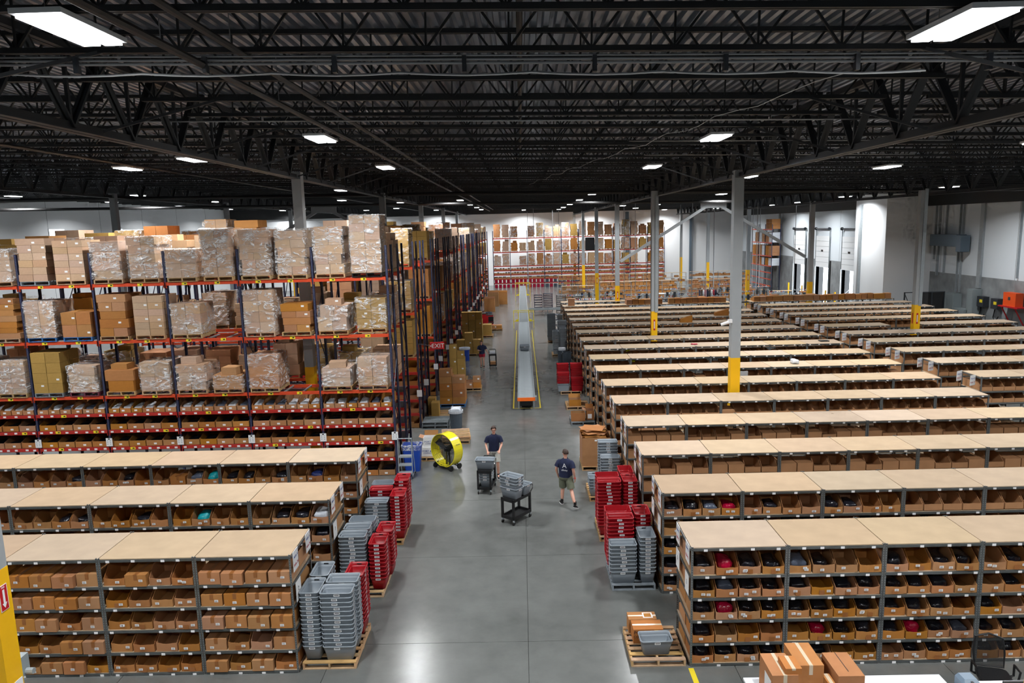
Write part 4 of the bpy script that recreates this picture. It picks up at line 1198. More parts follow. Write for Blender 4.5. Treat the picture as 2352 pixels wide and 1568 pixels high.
tote_stack(-4.13, 16.62, PZ, 12, 'grey', True, 'middle of second left pallet')
tote_stack(-4.10, 17.06, PZ, 12, 'grey', True, 'rear of second left pallet')
tote_stack(-3.565, 16.30, PZ, 10, 'red', False, 'front right of second left pallet')
tote_stack(-3.52, 17.00, PZ, 10, 'red', False, 'rear right of second left pallet')
pal(-3.95, 18.75, 'wooden pallet under red and grey totes, third left row end', D=1.34)
tote_stack(-4.15, 19.02, PZ, 9, 'grey', True, 'front of third left pallet')
tote_stack(-4.10, 19.47, PZ, ['grey'] * 9 + ['red'] * 2, 'x', True, 'middle of third left pallet') if False else tote_stack(-4.10, 19.47, PZ, 11, ['grey'] * 9 + ['red'] * 2, True, 'middle of third left pallet')
tote_stack(-4.12, 19.92, PZ, 11, 'grey', True, 'rear of third left pallet')
tote_stack(-3.56, 19.12, PZ, 11, 'red', False, 'front right of third left pallet')
tote_stack(-3.55, 19.82, PZ, 13, 'red', False, 'rear right of third left pallet')
# right side
pal(2.48, 13.0, 'wooden pallet carrying one grey tote and two brown cartons', L=1.06, D=1.22)
tote(2.47, 13.32, PZ, .03, 'grey', 'single grey tote on the nearest right pallet', 'loose totes')
def brown_box(x, y, z, w, d, h, lab, name='brown_carton', m=M_kraft, tape=M_ctape, group=None, rz=0, sticker=False):
    t = tag(MB().box(-w/2, w/2, 0, d, 0, h).build(name, m, None, (x, y, z), rz), lab, 'carton', group)
    MB().box(-w/2, w/2, d/2 - .025, d/2 + .025, h, h + .002).build('tape', tape, t)
    if sticker: MB().box(w * .12, w * .12 + .1, -.003, 0, h * .5, h * .5 + .08).build('label', M_white, t)
    return t
p1 = brown_box(2.38, 13.58, PZ, .60, .36, .30, 'brown carton with dark PORT & lettering behind the single grey tote', rz=.0)
text('PORT &', .10, M_ink, p1, (-.12, -.004, .23), (math.pi/2, 0, 0)); text('COMPANY', .075, M_ink, p1, (-.12, -.004, .14), (math.pi/2, 0, 0))
MB().box(.12, .2, -.003, 0, .24, .28).build('yellow_sticker', M_ylabel, p1)
p2 = brown_box(2.33, 13.96, PZ, .58, .30, .30, 'rear brown carton with a white square label on its top, nearest right pallet')
lb = MB().box(.02, .22, .06, .26, .301, .303).build('label', M_white, p2); MB().box(.045, .195, .085, .235, .303, .304).build('label_centre', M_kraft, lb)
pal(2.46, 16.0, 'weathered pallet under grey and red totes, second right row end', M_wood_g, D=1.25)
tote_stack(2.23, 16.24, PZ, 8, 'grey', True, 'front left of second right pallet')
tote_stack(2.80, 16.36, PZ, 10, 'grey', False, 'front right of second right pallet')
tote_stack(2.23, 16.70, PZ, 13, 'red', True, 'rear left of second right pallet')
tote_stack(2.23, 17.15, PZ, 13, 'red', True, 'far left of second right pallet')
tote_stack(2.80, 17.06, PZ, 13, 'red', False, 'rear right of second right pallet')
pal(2.46, 18.70, 'wooden pallet under the tall red tote stacks, third right row end', D=1.34)
tote_stack(2.23, 18.95, PZ, 14, 'red', True, 'front left of third right pallet')
tote_stack(2.80, 19.10, PZ, 14, 'red', False, 'front right of third right pallet')
tote_stack(2.23, 19.40, PZ, 14, 'red', True, 'middle left of third right pallet')
tote_stack(2.80, 19.80, PZ, 14, 'red', False, 'rear right of third right pallet')
pal(2.46, 21.62, 'wooden pallet under grey totes, fourth right row end', D=1.3)
tote_stack(2.14, 21.98, PZ, 4, 'grey', False, 'front left of fourth right pallet')
tote_stack(2.69, 22.42, PZ, 9, 'grey', True, 'middle of fourth right pallet')
tote_stack(2.66, 22.88, PZ, 13, 'grey', True, 'rear of fourth right pallet')
# gaylord with flattened cardboard

pal(2.47, 24.52, 'wooden pallet under the big cardboard bin', D=1.2)
t = thing('cardboard_bin', 'big brown cardboard bin full of flattened cardboard', 'cardboard bin', (2.47, 24.58, PZ))
for q in ((-.5, .5, 0, .012, 0, 1.02), (-.5, .5, 1.08, 1.092, 0, 1.02), (-.5, -.488, .012, 1.08, 0, 1.02), (.488, .5, .012, 1.08, 0, 1.02)): MB().box(*q).build('wall', M_kraft, t)
MB().box(-.06, .02, -.003, 0, .9, .96).build('label', M_white, t); MB().box(-.48, .48, .02, 1.07, 0, .8).build('filling', M_kraft, t)
for k in range(9):
    w, d = U(.4, .8), U(.4, .7)
    o = tag(MB().box(-w/2, w/2, -d/2, d/2, 0, .012).build('flattened_carton', M_kraft, None, (2.47 + U(-.14, .14), 25.12 + U(-.16, .16), PZ + 1.03 + k * .022)), 'flattened brown carton in the big cardboard bin, %s from bottom' % ORD[k], 'cardboard', 'flattened cartons in the bin')
    o.rotation_euler = (0, 0, U(-.5, .5))
# open cartons and pallets along the right edge
pal(2.5, 30.4, 'dark pallet under two flat open cartons, sixth right row end', M_wood_g)
def open_box(x, y, z, w, d, h, lab, m=M_kraft, flaps=(1, 1, 1, 1), inside=None, rz=0, name='open_box'):
    t = thing(name, lab, 'carton', (x, y, z), rz, None); k = .008
    MB().box(-w/2, w/2, 0, d, 0, k).build('base', m, t)
    for q in ((-w/2, w/2, 0, k, k, h), (-w/2, w/2, d - k, d, k, h), (-w/2, -w/2 + k, k, d - k, k, h), (w/2 - k, w/2, k, d - k, k, h)): MB().box(*q).build('side', m, t)
    fl = .18; fm = inside or m
    if flaps[0]: MB().add([(-w/2, 0, h), (w/2, 0, h), (w/2, -fl*.8, h - fl*.5), (-w/2, -fl*.8, h - fl*.5)], [(0,1,2,3)]).build('flap', fm, t)
    if flaps[1]: MB().add([(-w/2, d, h), (w/2, d, h), (w/2, d + .05, h + fl), (-w/2, d + .05, h + fl)], [(0,1,2,3)]).build('flap', fm, t)
    if flaps[2]: MB().add([(-w/2, 0, h), (-w/2, d, h), (-w/2 - fl*.9, d, h + fl*.3), (-w/2 - fl*.9, 0, h + fl*.3)], [(0,1,2,3)]).build('flap', fm, t)
    if flaps[3]: MB().add([(w/2, 0, h), (w/2, d, h), (w/2 + fl*.6, d, h + fl*.7), (w/2 + fl*.6, 0, h + fl*.7)], [(0,1,2,3)]).build('flap', fm, t)
    MB().box(-w/2 + .01, w/2 - .01, .01, d - .01, h*.45, h*.5).build('contents', M_bagdark, t)
    return t
open_box(2.30, 30.55, PZ, .60, .45, .36, 'flat brown open carton on dark pallet beside sixth right row', flaps=(0, 0, 0, 0))
ob2 = open_box(2.84, 30.75, PZ, .34, .5, .40, 'brown open carton with raised rear flap beside sixth right row', flaps=(0, 1, 1, 0))
MB().box(-.12, .06, -.003, 0, .06, .26).build('label', M_white, ob2)
pal(2.48, 33.1, 'wooden pallet with one scuffed carton, seventh right row end', L=1.06)
open_box(2.36, 33.25, PZ, .55, .5, .30, 'scuffed brown carton with one tall flap on the wooden pallet', flaps=(0, 1, 0, 0))
pal(2.38, 36.3, 'wooden pallet under red and grey totes, eighth right row end', L=1.06)
tote_stack(2.0, 36.52, PZ, 8, ['grey'] * 2 + ['red'] * 6, True, 'front left of eighth right pallet')
tote_stack(2.70, 36.52, PZ, 5, 'red', True, 'front right of eighth right pallet')
tote_stack(2.0, 36.98, PZ, 12, 'red', True, 'rear left of eighth right pallet'); tote_stack(2.70, 36.98, PZ, 12, 'red', True, 'rear right of eighth right pallet')
pal(2.4, 47.2, 'wooden pallet under grey totes beside the dark bins')
tote_stack(2.14, 47.6, PZ, 14, 'grey', False, 'front of eleventh right pallet'); tote_stack(2.62, 47.5, PZ, 16, 'grey', False, 'right side of eleventh right pallet'); 
tote_stack(2.68, 49.6, 0, 20, 'grey', True, 'behind the eleventh right pallet')
pal(2.35, 52.9, 'wooden pallet under tall grey totes, far right edge of aisle')
tote_stack(2.1, 53.3, PZ, 19, 'grey', True, 'front of farthest tote pallet'); tote_stack(2.74, 53.4, PZ, 18, 'grey', False, 'right side of farthest tote pallet')

for c_, mm_ in (('grey', M_tote), ('red', M_tote_red)):
    tag(struct(STUFF_TOTES[c_].build('nested_totes', mm_), 'stuff'), 'nested %s totes in the rear and distant stacks' % c_, 'totes')

# bins
def round_bin(x, y, r, h, m, lab, liner=None, top=None):
    t = thing('waste_bin', lab, 'waste bin', (x, y, 0)); n = 20
    ring = lambda rr, z: [(rr * math.cos(2*math.pi*k/n), rr * math.sin(2*math.pi*k/n), z) for k in range(n)]
    MB().loft([ring(r*.84, 0), ring(r*.96, h*.93), ring(r*1.05, h*.94), ring(r*1.05, h), ring(r*.97, h), ring(r*.92, h*.6)], True, True).build('body', m, t, smooth=False)
    for s in (0, math.pi): MB().tube([(r*math.cos(s), r*math.sin(s) - .08, h*.86), (r*1.14*math.cos(s), 0, h*.86), (r*math.cos(s), .08, h*.86)], .015, 6).build('handle', m, t)
    if liner:
        MB().loft([ring(r*1.07, h*.88), ring(r*1.10, h + .01), ring(r*.96, h + .01), ring(r*.9, h*.8)], False, False).build('bag_liner', liner, t)
    if top: ob('bag_contents', lump(5, r*1.6, r*1.6, .28, top, 'bag_contents'), t, (0, 0, h - .06))
    return t
round_bin(-3.0, 30.45, .29, .78, M_bin, 'dark grey waste bin with white bag and crumpled plastic', M_bagwhite, M_bagwhite)
round_bin(2.42, 45.15, .30, .80, M_bin, 'dark grey bin topped with white plastic beside right shelving', None, M_bagwhite)
round_bin(2.68, 44.35, .30, .80, M_bin, 'dark grey open bin nearest the red totes on the right')
round_bin(-3.85, 46.6, .33, .85, M_binblue, 'round blue bin beside the carton stacks', M_bagwhite)
round_bin(-3.15, 66.5, .32, .85, M_bin, 'small grey bin far along the left edge of the aisle')
t = thing('blue_bin', 'blue rectangular waste bin with clear liner behind the step ladder', 'waste bin', (-4.08, 25.02, 0)); t.scale = (1.12, 1.0, 1.2)
R = lambda w, d, r, z: [(x, y, z) for x, y in rrect(w, d, r)]
MB().loft([R(.46, .40, .05, 0), R(.60, .52, .06, .74), R(.62, .54, .06, .76), R(.62, .54, .06, .80), R(.57, .49, .05, .80), R(.50, .44, .05, .4)]).build('body', M_binblue, t)
MB().loft([R(.63, .55, .06, .66), R(.65, .57, .06, .815), R(.56, .48, .05, .815), R(.54, .46, .05, .6)], False, False).build('bag_liner', M_film, t)
ob('bag_contents', lump(3, .4, .34, .2, M_bagwhite, 'bag_contents'), t, (0, 0, .58))
# step ladder
t = thing('step_ladder', 'grey steel rolling step ladder at the end of the front rack', 'step ladder', (-4.19, 24.05, 0))
for s in (-1, 1):
    x = s * .235
    MB().tube([(x, 0, 0), (x, .05, 1.0), (x, .05, 1.42)], .016, 6).build('front_rail', M_galv, t)
    MB().tube([(x, .62, 0), (x, .30, 1.0), (x, .10, 1.44)], .016, 6).build('rear_rail', M_galv, t)
    MB().tube([(x, 0, .1), (x, .60, .1)], .012, 6).build('side_bar', M_galv, t)
    for y in (0, .62): MB().tube([(x - .015, y, .04), (x + .015, y, .04)], .04, 8).build('caster', M_rubber, t)
MB().tube([(-.235, .08, 1.43), (.235, .08, 1.43)], .016, 6).build('top_rail', M_galv, t)
for k, z in enumerate((.25, .52, .80)):
    MB().box(-.22, .22, -.06 + k*.06, .16 + k*.06, z - .02, z).build('tread', M_galv, t)
    MB().box(-.22, .22, -.07 + k*.06, -.06 + k*.06, z - .05, z).build('tread_nosing', M_galv, t)
# white boxes and pallets behind the fan
pal(-3.72, 25.95, 'wooden pallet under the white company boxes', rz=0, L=1.0, D=1.0)
def white_box(x, y, z, lab, op):
    w, d, h = .52, .42, .34
    t = open_box(x, y, z, w, d, h, lab, M_white, (0, 1, 1, 1) if op else (0, 0, 0, 0), M_kraft, name='white_carton')
    if not op: MB().box(-w/2, w/2, 0, d, h, h + .006).build('lid', M_white, t)
    text('PORT &', .10, M_inkblue, t, (-.05, -.004, .20), (math.pi/2, 0, 0)); text('COMPANY', .065, M_inkblue, t, (-.03, -.004, .12), (math.pi/2, 0, 0))
white_box(-3.66, 26.1, PZ, 'closed white carton with blue PORT & COMPANY print, lower of two', False)
white_box(-3.58, 26.15, PZ + .348, 'open white carton with blue PORT & COMPANY print and raised flaps', True)
pal(-2.78, 28.05, 'clean wooden pallet lying on another behind the yellow fan', rz=.12, L=1.15, D=1.25, z=.145)
pal(-2.80, 28.0, 'lower wooden pallet beneath the clean one behind the fan', rz=.08, L=1.1, D=1.2)
pal(-3.92, 30.35, 'blue-grey pallet beside the dark grey waste bin', M_wood_g, L=1.15, D=1.1)
pal(-3.92, 30.38, 'upper blue-grey pallet beside the dark grey waste bin', M_wood_g, L=1.12, D=1.05, z=.145)
pal(-3.85, 31.9, 'pale wooden pallet under two tall brown cartons', L=1.1)
brown_box(-4.08, 31.95, PZ, .34, .5, .62, 'tall brown carton on pale pallet, nearer of two', m=M_kraft3, tape=M_tape); brown_box(-4.3, 32.5, PZ, .34, .5, .70, 'tall brown carton on pale pallet, rear of two', m=M_kraft3, tape=M_tape)
# floor stacks along the left edge of the aisle
def floor_stack(x, y, cols, m, lab, w=.58, d=.5, h=.42, palm=M_wood, z0=PZ, dep=2):
    for i, n in enumerate(cols):
        for j in range(dep):
            for k in range(n if j == 0 else max(1, n - 1)):
                brown_box(x + (i - (len(cols)-1)/2) * w, y + .03 + j * (d + .01), z0 + k * h, w - .02, d - .015, h - .006, 'carton %s up, %s column, %s file, %s' % (ORD[k], ORD[i], ORD[j], lab), m=m, tape=M_tape, group='cartons stacked along the aisle', sticker=(j == 0 and (i * 3 + k) % 2 == 0))
pal(-3.5, 34.15, 'blue pallet under the big brown carton stack', M_wood_b, L=1.22)
floor_stack(-3.5, 34.17, (5, 4), M_kraft, 'brown stack on blue pallet', .62, .55, .34)
pal(-2.75, 37.6, 'small wooden pallet with low cartons in the aisle', L=.9, D=.9); floor_stack(-2.75, 37.65, (1, 2), M_kraft, 'low stack in the aisle', .42, .4, .3)
pal(-3.75, 39.8, 'wooden pallet under the narrow mustard carton stack'); floor_stack(-3.75, 39.85, (5, 4), M_kraft3, 'narrow mustard stack', .42, .42, .40)
pal(-3.75, 48.2, 'wooden pallet under the stepped mustard stack', L=1.2); floor_stack(-3.7, 48.25, (2, 3, 2), M_kraft3, 'stepped mustard stack', .55, .5, .48)
pal(-3.75, 52.6, 'wooden pallet under the tall mustard stack', L=1.2); floor_stack(-3.75, 52.7, (4, 4, 4), M_kraft3, 'tall mustard stack', .5, .5, .58)
pal(-2.9, 56.4, 'wooden pallet with a film-banded crate'); brown_box(-2.95, 56.5, PZ, .9, .9, .85, 'big mustard crate banded with film at left edge', m=M_kraft3); pal(-2.2, 60.0, 'small pallet with a few cartons far up the aisle', L=.9, D=.9); floor_stack(-2.2, 60.05, (1, 1), M_kraft, 'few cartons far up the aisle', .42, .4, .3)
for x, y, w, h, lab in ((-3.4, 74, 1.1, 1.3, 'tall brown cardboard bin far along the left edge'), (-3.2, 79, 1.2, 1.5, 'wide brown cardboard bin far along the left edge'), (-2.2, 81, 1.0, 1.3, 'pale brown cardboard bin nearest the far gate')):
    open_box(x, y, 0, w, 1.0, h, lab, flaps=(0, 1, 0, 0))
for x, y, lab in ((-3.4, 64, 'red tool cart far along the left edge'), (-2.9, 63, 'red crate beside the far office chair')):
    t = thing('red_cabinet', lab, 'cabinet', (x, y, 0)); MB().box(-.3, .3, 0, .5, .1, .95).build('body', M_signred, t); MB().box(-.32, .32, -.02, .52, .95, .98).build('top', M_black, t)
    for k in range(3): MB().box(-.27, .27, -.01, 0, .2 + k*.25, .4 + k*.25).build('drawer', M_signred, t)
    for q in (-.25, .25): MB().tube([(q - .02, .1, .05), (q + .02, .1, .05)], .05, 8).build('caster', M_rubber, t)
bx = thing('blue_crate', 'blue plastic crate stack by the far left racks', 'crate', (-3.7, 58.4, 0)); MB().box(-.3, .3, 0, .5, 0, .7).build('body', M_binblue, bx); MB().box(-.33, .33, -.03, .53, .64, .7).build('rim', M_binblue, bx)

# ================================================================== DRUM FAN
t = thing('drum_fan', 'large yellow drum fan on black wheels beside the aisle', 'fan', (-2.86, 25.15, 0), math.radians(-40))
n = 40; ro, ri, hd, zc = .60, .585, .20, .70
ring = lambda r, y: [(r * math.cos(2*math.pi*k/n), y, zc + r * math.sin(2*math.pi*k/n)) for k in range(n)]
MB().loft([ring(ro, -hd), ring(ro, hd), ring(ri, hd), ring(ri, -hd), ring(ro, -hd)], False, False).build('drum', M_fan, t, smooth=False)
for y in (-hd, hd): MB().tube([(0.603 * math.cos(2*math.pi*k/n), y, zc + .603 * math.sin(2*math.pi*k/n)) for k in range(n + 1)], .012, 6, False).build('rim', M_fan, t)
MB().loft([ring(ri - .005, hd - .02), ring(.06, hd - .02)], False, True).build('rear_grille', M_grille, t)
for q in range(6): MB().tube([(r_ * math.cos(a), -hd + .01, zc + r_ * math.sin(a)) for r_ in ((q + 1) * .095,) for a in [2*math.pi*k/24 for k in range(25)]], .0035, 4, False).build('grille_ring', M_black, t)
for k in range(12):
    a = 2*math.pi*k/12; MB().tube([(.05 * math.cos(a), -hd + .01, zc + .05 * math.sin(a)), (.58 * math.cos(a), -hd + .01, zc + .58 * math.sin(a))], .003, 4).build('grille_spoke', M_black, t)
MB().tube([(0, -.02, zc), (0, .14, zc)], .10, 16).build('motor', M_black, t); MB().tube([(0, -.08, zc), (0, -.02, zc)], .055, 12).build('hub', M_black, t)
for a0 in (30, 150, 270):
    a = math.radians(a0); c, s = math.cos(a), math.sin(a)
    MB().add([(.05*c - .05*s, -.07, zc + .05*s + .05*c), (.05*c + .05*s, -.01, zc + .05*s - .05*c), (.50*c + .11*s, .03, zc + .50*s - .11*c), (.52*c - .09*s, -.10, zc + .52*s + .09*c)], [(0,1,2,3)]).build('blade', M_black, t)
for s in (-.06, .06): MB().bar((s, .05, zc), (s * 1.4, .05, .12), .05, .035).build('motor_mount', M_black, t)
for s in (-1, 1):
    MB().bar((s * .12, -.16, .115), (s * .46, -.16, .115), .05, .05).build('base_bar', M_black, t)
    for y in (-.2, .22):
        MB().tube([(s * .40 - .025, y, .10), (s * .40 + .025, y, .10)], .10, 16).build('wheel', M_rubber, t); MB().bar((s * .36, y, .10), (s * .30, y * .8, .26), .03).build('wheel_bracket', M_black, t)
MB().bar((-.4, -.2, .10), (.4, -.2, .10), .03).build('axle', M_black, t); MB().bar((-.4, .22, .10), (.4, .22, .10), .03).build('axle', M_black, t)
MB().tube([(.56, -.06, zc + .27), (.62, -.06, zc + .29), (.62, .06, zc + .29), (.56, .06, zc + .27)], .012, 6).build('grip', M_black, t)

# ================================================================== CARTS
def cart(x, y, rz, lab, wid=.47, ln=.80, h=.80):
    """handle at +y end"""
    t = thing('utility_cart', lab, 'cart', (x, y, 0), rz, 'black utility carts'); a, b = wid/2, ln/2
    for z0 in (.16, h - .095):
        tr = ob('tray', MB().box(-a, a, -b, b, z0, z0 + .02).mesh('tray', M_black), t)
        for q in ((-a, a, -b, -b + .03, z0 + .02, z0 + .09), (-a, a, b - .03, b, z0 + .02, z0 + .09), (-a, -a + .03, -b + .03, b - .03, z0 + .02, z0 + .09), (a - .03, a, -b + .03, b - .03, z0 + .02, z0 + .09)): MB().box(*q).build('rim', M_black, tr)
    MB().box(-a + .03, a - .03, -b + .03, b - .03, h - .008, h).build('deck', M_black, t)
    for sx in (-1, 1):
        for sy in (-1, 1):
            px, py = sx * (a - .03), sy * (b - .03)
            MB().box(px - .03, px + .03, py - .03, py + .03, .16, h).build('leg', M_black, t)
            MB().tube([(px - .014, py, .055), (px + .014, py, .055)], .055, 12).build('caster', M_rubber, t); MB().box(px - .022, px + .022, py - .02, py + .02, .09, .16).build('caster_fork', M_galv, t)
    MB().tube([(-a + .02, b - .02, h - .02), (-a + .01, b + .10, h + .10), (-a + .06, b + .17, h + .17), (a - .06, b + .17, h + .17), (a - .01, b + .10, h + .10), (a - .02, b - .02, h - .02)], .019, 8).build('handle', M_black, t)
    MB().box(-.07, .07, b - .01, b + .06, h - .05, h).build('tool_caddy', M_black, t)
    return t
# cart pushed by the man
c1 = cart(-1.32, 22.85, math.radians(-8), 'black utility cart of grey totes pushed by the man in glasses', ln=.88)
tote(-1.34, 22.72, .805, math.radians(-6), 'grey', 'grey tote on top deck of the pushed cart', 'totes on the carts'); 
tote(-1.30, 23.16, .805, math.radians(-6), 'grey', 'grey tote by the handle of the pushed cart', 'totes on the carts') if False else None
for k in range(3): tote(-1.32, 22.85, .185 + k * NEST, math.radians(82), 'grey', 'grey tote inside the pushed cart, %s from bottom' % ORD[k], 'totes on the carts')
pp = tag(MB().box(-.12, .12, -.08, .08, 0, .02).build('paper_stack', M_white, None, (-1.17, 23.1, .804), .2), 'white papers on the top deck of the pushed cart', 'paper')
# free cart in the aisle
A2 = math.radians(-37.5)
c2 = cart(-.33, 20.33, A2, 'free-standing black utility cart with stacked grey totes in the aisle', .47, .84, .78)
def on_cart(u, v): return (-.33 + u * math.cos(A2) - v * math.sin(A2), 20.33 + u * math.sin(A2) + v * math.cos(A2))
q = on_cart(0, -.19)
for k in range(4): tote(q[0], q[1], .785 + (k * NEST if k < 1 else (.06 + k * NEST)), A2 - math.pi/2 + math.pi/2, 'grey', 'grey tote on the free cart, %s from bottom of stack' % ORD[k], 'totes on the carts')
q = on_cart(0, .21)
tote(q[0], q[1], .785, A2, 'grey', 'single grey tote at the handle end of the free cart', 'totes on the carts')
tag(MB().box(-.1, .1, -.06, .06, 0, .015).build('folded_sheet', M_white, None, (q[0], q[1], .95), .6), 'white sheet inside the single tote on the free cart', 'paper')
cart(-1.92, 43.95, math.radians(4), 'distant black cart pulled by the woman', .46, .7, .9)
brown_box(-1.92, 43.75, .19, .36, .4, .2, 'small brown carton on lower tray of the distant cart')
tag(MB().box(-.16, .16, -.1, .1, 0, .14).build('white_parcel', M_bagwhite, None, (-1.92, 43.9, .905)), 'white parcel on top deck of the distant cart', 'parcel')

# ================================================================== PEOPLE
def skin_body(name, verts, edges, radii, m, parent, root=0, sub=2):
    me = bpy.data.meshes.new(name); me.from_pydata(verts, edges, []); me.materials.append(m)
    o = ob(name, me, parent)
    sk = o.modifiers.new('skin', 'SKIN'); sk.use_smooth_shade = True
    for i, r in enumerate(radii): o.data.skin_vertices[0].data[i].radius = r if isinstance(r, tuple) else (r, r)
    o.data.skin_vertices[0].data[root].use_root = True
    ss = o.modifiers.new('sub', 'SUBSURF'); ss.levels = sub; ss.render_levels = sub
    return o
def person(label, loc, rz, J, shirt, shorts, hair, skin=M_skin, sc=1.0, fat=1.0, glasses=False, logo=False, longhair=False, headturn=0.0, shoe=M_shoe):
    """J: joints in metres, x to the figure's left, -y is the way it faces"""
    root = thing('person', label, 'person', loc, rz); root.scale = (sc, sc, sc)
    V = []; E = []; Rr = []
    def v(p, r): V.append(tuple(p)); Rr.append(r); return len(V) - 1
    def e(a, b): E.append((a, b))
    pe = v(J['pelvis'], (.135*fat, .10*fat)); be = v(J['belly'], (.13*fat, .10*fat)); ch = v(J['chest'], (.125*fat, .085*fat)); nb = v(J['neck'], (.05, .05))
    e(pe, be); e(be, ch); e(ch, nb)
    H = Vector(J['head']); nk = v(H + Vector((0, .01, -.13)), (.055, .055)); hl = v(H + Vector((0, -.012, -.07)), (.058, .07)); hm = v(H, (.076, .095)); hc = v(H + Vector((0, .005, .085)), (.055, .065))
    e(nb, nk); e(nk, hl); e(hl, hm); e(hm, hc)
    for s, L in ((1, 'l'), (-1, 'r')):
        sh = v(Vector(J['sho_' + L]) + Vector((-.02 * s, 0, -.015)), .050*fat**.5); el = v(J['elb_' + L], .042*fat**.5); wr = v(J['wri_' + L], .027)
        e(ch, sh); e(sh, el); e(el, wr)
        w = Vector(J['wri_' + L]); d = (w - Vector(J['elb_' + L])).normalized(); d = Vector(J.get('hand_' + L, d)).normalized()
        side = Vector(J.get('side_' + L, (0, -1, 0))); side = (side - d * side.dot(d)).normalized(); nrm = d.cross(side)
        pa = v(w + d * .05, (.036, .020)); e(wr, pa)
        curl = J.get('curl', .5)
        for q, (o_, ln) in enumerate(((-.027, .062), (-.009, .072), (.009, .076), (.027, .07))):
            a = v(w + d * .085 + side * o_, .0095); b = v(w + d * (.085 + ln * .5) + side * o_ + nrm * .012 * curl * s, .0088); c = v(w + d * (.085 + ln * (1 - .3 * curl)) + side * o_ + nrm * .05 * curl * s, .0078)
            e(pa, a); e(a, b); e(b, c)
        a = v(w + d * .04 + side * .045, .011); b = v(w + d * .085 + side * .062 + nrm * .015 * s, .0095); e(pa, a); e(a, b)
        hi = v(J['hip_' + L], .082*fat); kn = v(J['kne_' + L], .055*fat**.6); cf = v((Vector(J['kne_' + L]) * .62 + Vector(J['ank_' + L]) * .38) + Vector((0, .015, 0)), .056*fat**.5); an = v(J['ank_' + L], .036); to = v(J['toe_' + L], (.036, .026))
        e(pe, hi); e(hi, kn); e(kn, cf); e(cf, an); e(an, to)
    skin_body('body', V, E, Rr, skin, root)
    hd = ob('head_features', None, root, H, headturn)
    nz = MB().loft([[(-.013, -.088, -.02), (.013, -.088, -.02), (0, -.088, .03)], [(-.006, -.118, -.018), (.006, -.118, -.018), (0, -.105, 0)]]).build('nose', skin, hd)
    for s in (-1, 1):
        ob('eye', cached('eye', lambda: lump(9, .02, .012, .014, M_ink, 'eye')), hd, (s * .031, -.09, .008)); ob('ear', cached('ear' + skin.name, lambda: lump(2, .022, .035, .06, skin, 'ear')), hd, (s * .082, .005, -.015))
    MB().box(-.024, .024, -.098, -.085, -.055, -.047).build('mouth', M_inkred, hd)
    if glasses:
        g = MB()
        for s in (-1, 1): g.tube([(s * .034 + .026 * math.cos(2*math.pi*k/10), -.103, .008 + .018 * math.sin(2*math.pi*k/10)) for k in range(11)], .0045, 5, False); g.tube([(s * .06, -.10, .012), (s * .088, .0, .01)], .004, 5)
        g.tube([(-.008, -.104, .012), (.008, -.104, .012)], .004, 5); g.build('glasses', M_black, hd)
    # hair cap
    bm = bmesh.new(); bmesh.ops.create_icosphere(bm, subdivisions=3, radius=1)
    r = random.Random(len(label))
    bmesh.ops.delete(bm, geom=[q for q in bm.verts if (q.co.z < -.05 and q.co.y < .1) or (q.co.z < .3 and q.co.y < -.62) or q.co.z < (-.5 if not longhair else -.95)], context='VERTS')
    for q in bm.verts: k = 1 + .05 * math.sin(11 * q.co.x + 7 * q.co.y) + r.uniform(-.02, .03); q.co = Vector((q.co.x * .093 * k, q.co.y * .112 * k + .006, q.co.z * (.112 if q.co.z > 0 else (.11 if not longhair else .30)) * k + .03))
    me = bpy.data.meshes.new('hair'); bm.to_mesh(me); bm.free(); me.materials.append(hair); me.polygons.foreach_set('use_smooth', [True] * len(me.polygons))
    ho = ob('hair', me, hd); so = ho.modifiers.new('s', 'SOLIDIFY'); so.thickness = .012
    # clothes
    def ell(c, rx, ry, n=20): return [(c[0] + rx * math.cos(2*math.pi*k/n), c[1] + ry * math.sin(2*math.pi*k/n), c[2]) for k in range(n)]
    P_, B_, C_, N_ = (Vector(J[k]) for k in ('pelvis', 'belly', 'chest', 'neck'))
    f = fat; b = MB()
    b.loft([ell(P_ + Vector((0, 0, -.03)), .190*f, .145*f), ell(P_ * .4 + B_ * .6, .178*f, .142*f), ell(B_ * .5 + C_ * .5, .185*f, .142*f), ell(C_ + Vector((0, 0, .03)), .205*f**.7, .138*f), ell(C_ * .40 + N_ * .60, .205*f**.7, .118*f**.5), ell(C_ * .12 + N_ * .88, .165, .105), ell(N_ + Vector((0, 0, .005)), .105, .09), ell(N_ + Vector((0, -.01, .035)), .074, .075)], False, False)
    for L in 'lr':
        s0, s1 = Vector(J['sho_' + L]), Vector(J['elb_' + L]); inn = s0 * .82 + (C_ * .3 + N_ * .7) * .18
        b.tube([inn + Vector((0, 0, -.035)), s0 * .97 + s1 * .03 + Vector((0, 0, -.03)), s0 * .85 + s1 * .15 + Vector((0, 0, -.012)), s0 * .62 + s1 * .38, s0 * .28 + s1 * .72], [.062*f**.5, .066*f**.5, .076*f**.5, .078*f**.5, .084*f**.5], 14, False)
    so = b.build('t_shirt', shirt, root, smooth=True)
    b = MB()
    b.loft([ell(P_ + Vector((0, 0, .07)), .172*f, .128*f), ell(P_ + Vector((0, 0, -.04)), .185*f, .142*f), ell(P_ + Vector((0, 0, -.12)), .175*f, .135*f)], True, True)
    for L in 'lr':
        s0, s1 = Vector(J['hip_' + L]), Vector(J['kne_' + L]); k = J.get('short_len', .86)
        b.tube([s0 + Vector((0, 0, .04)), s0 * .6 + s1 * .4, s0 * (1 - k) + s1 * k], [.105*f, .102*f, .100*f], 16, False)
    b.build('shorts', shorts, root, smooth=True)
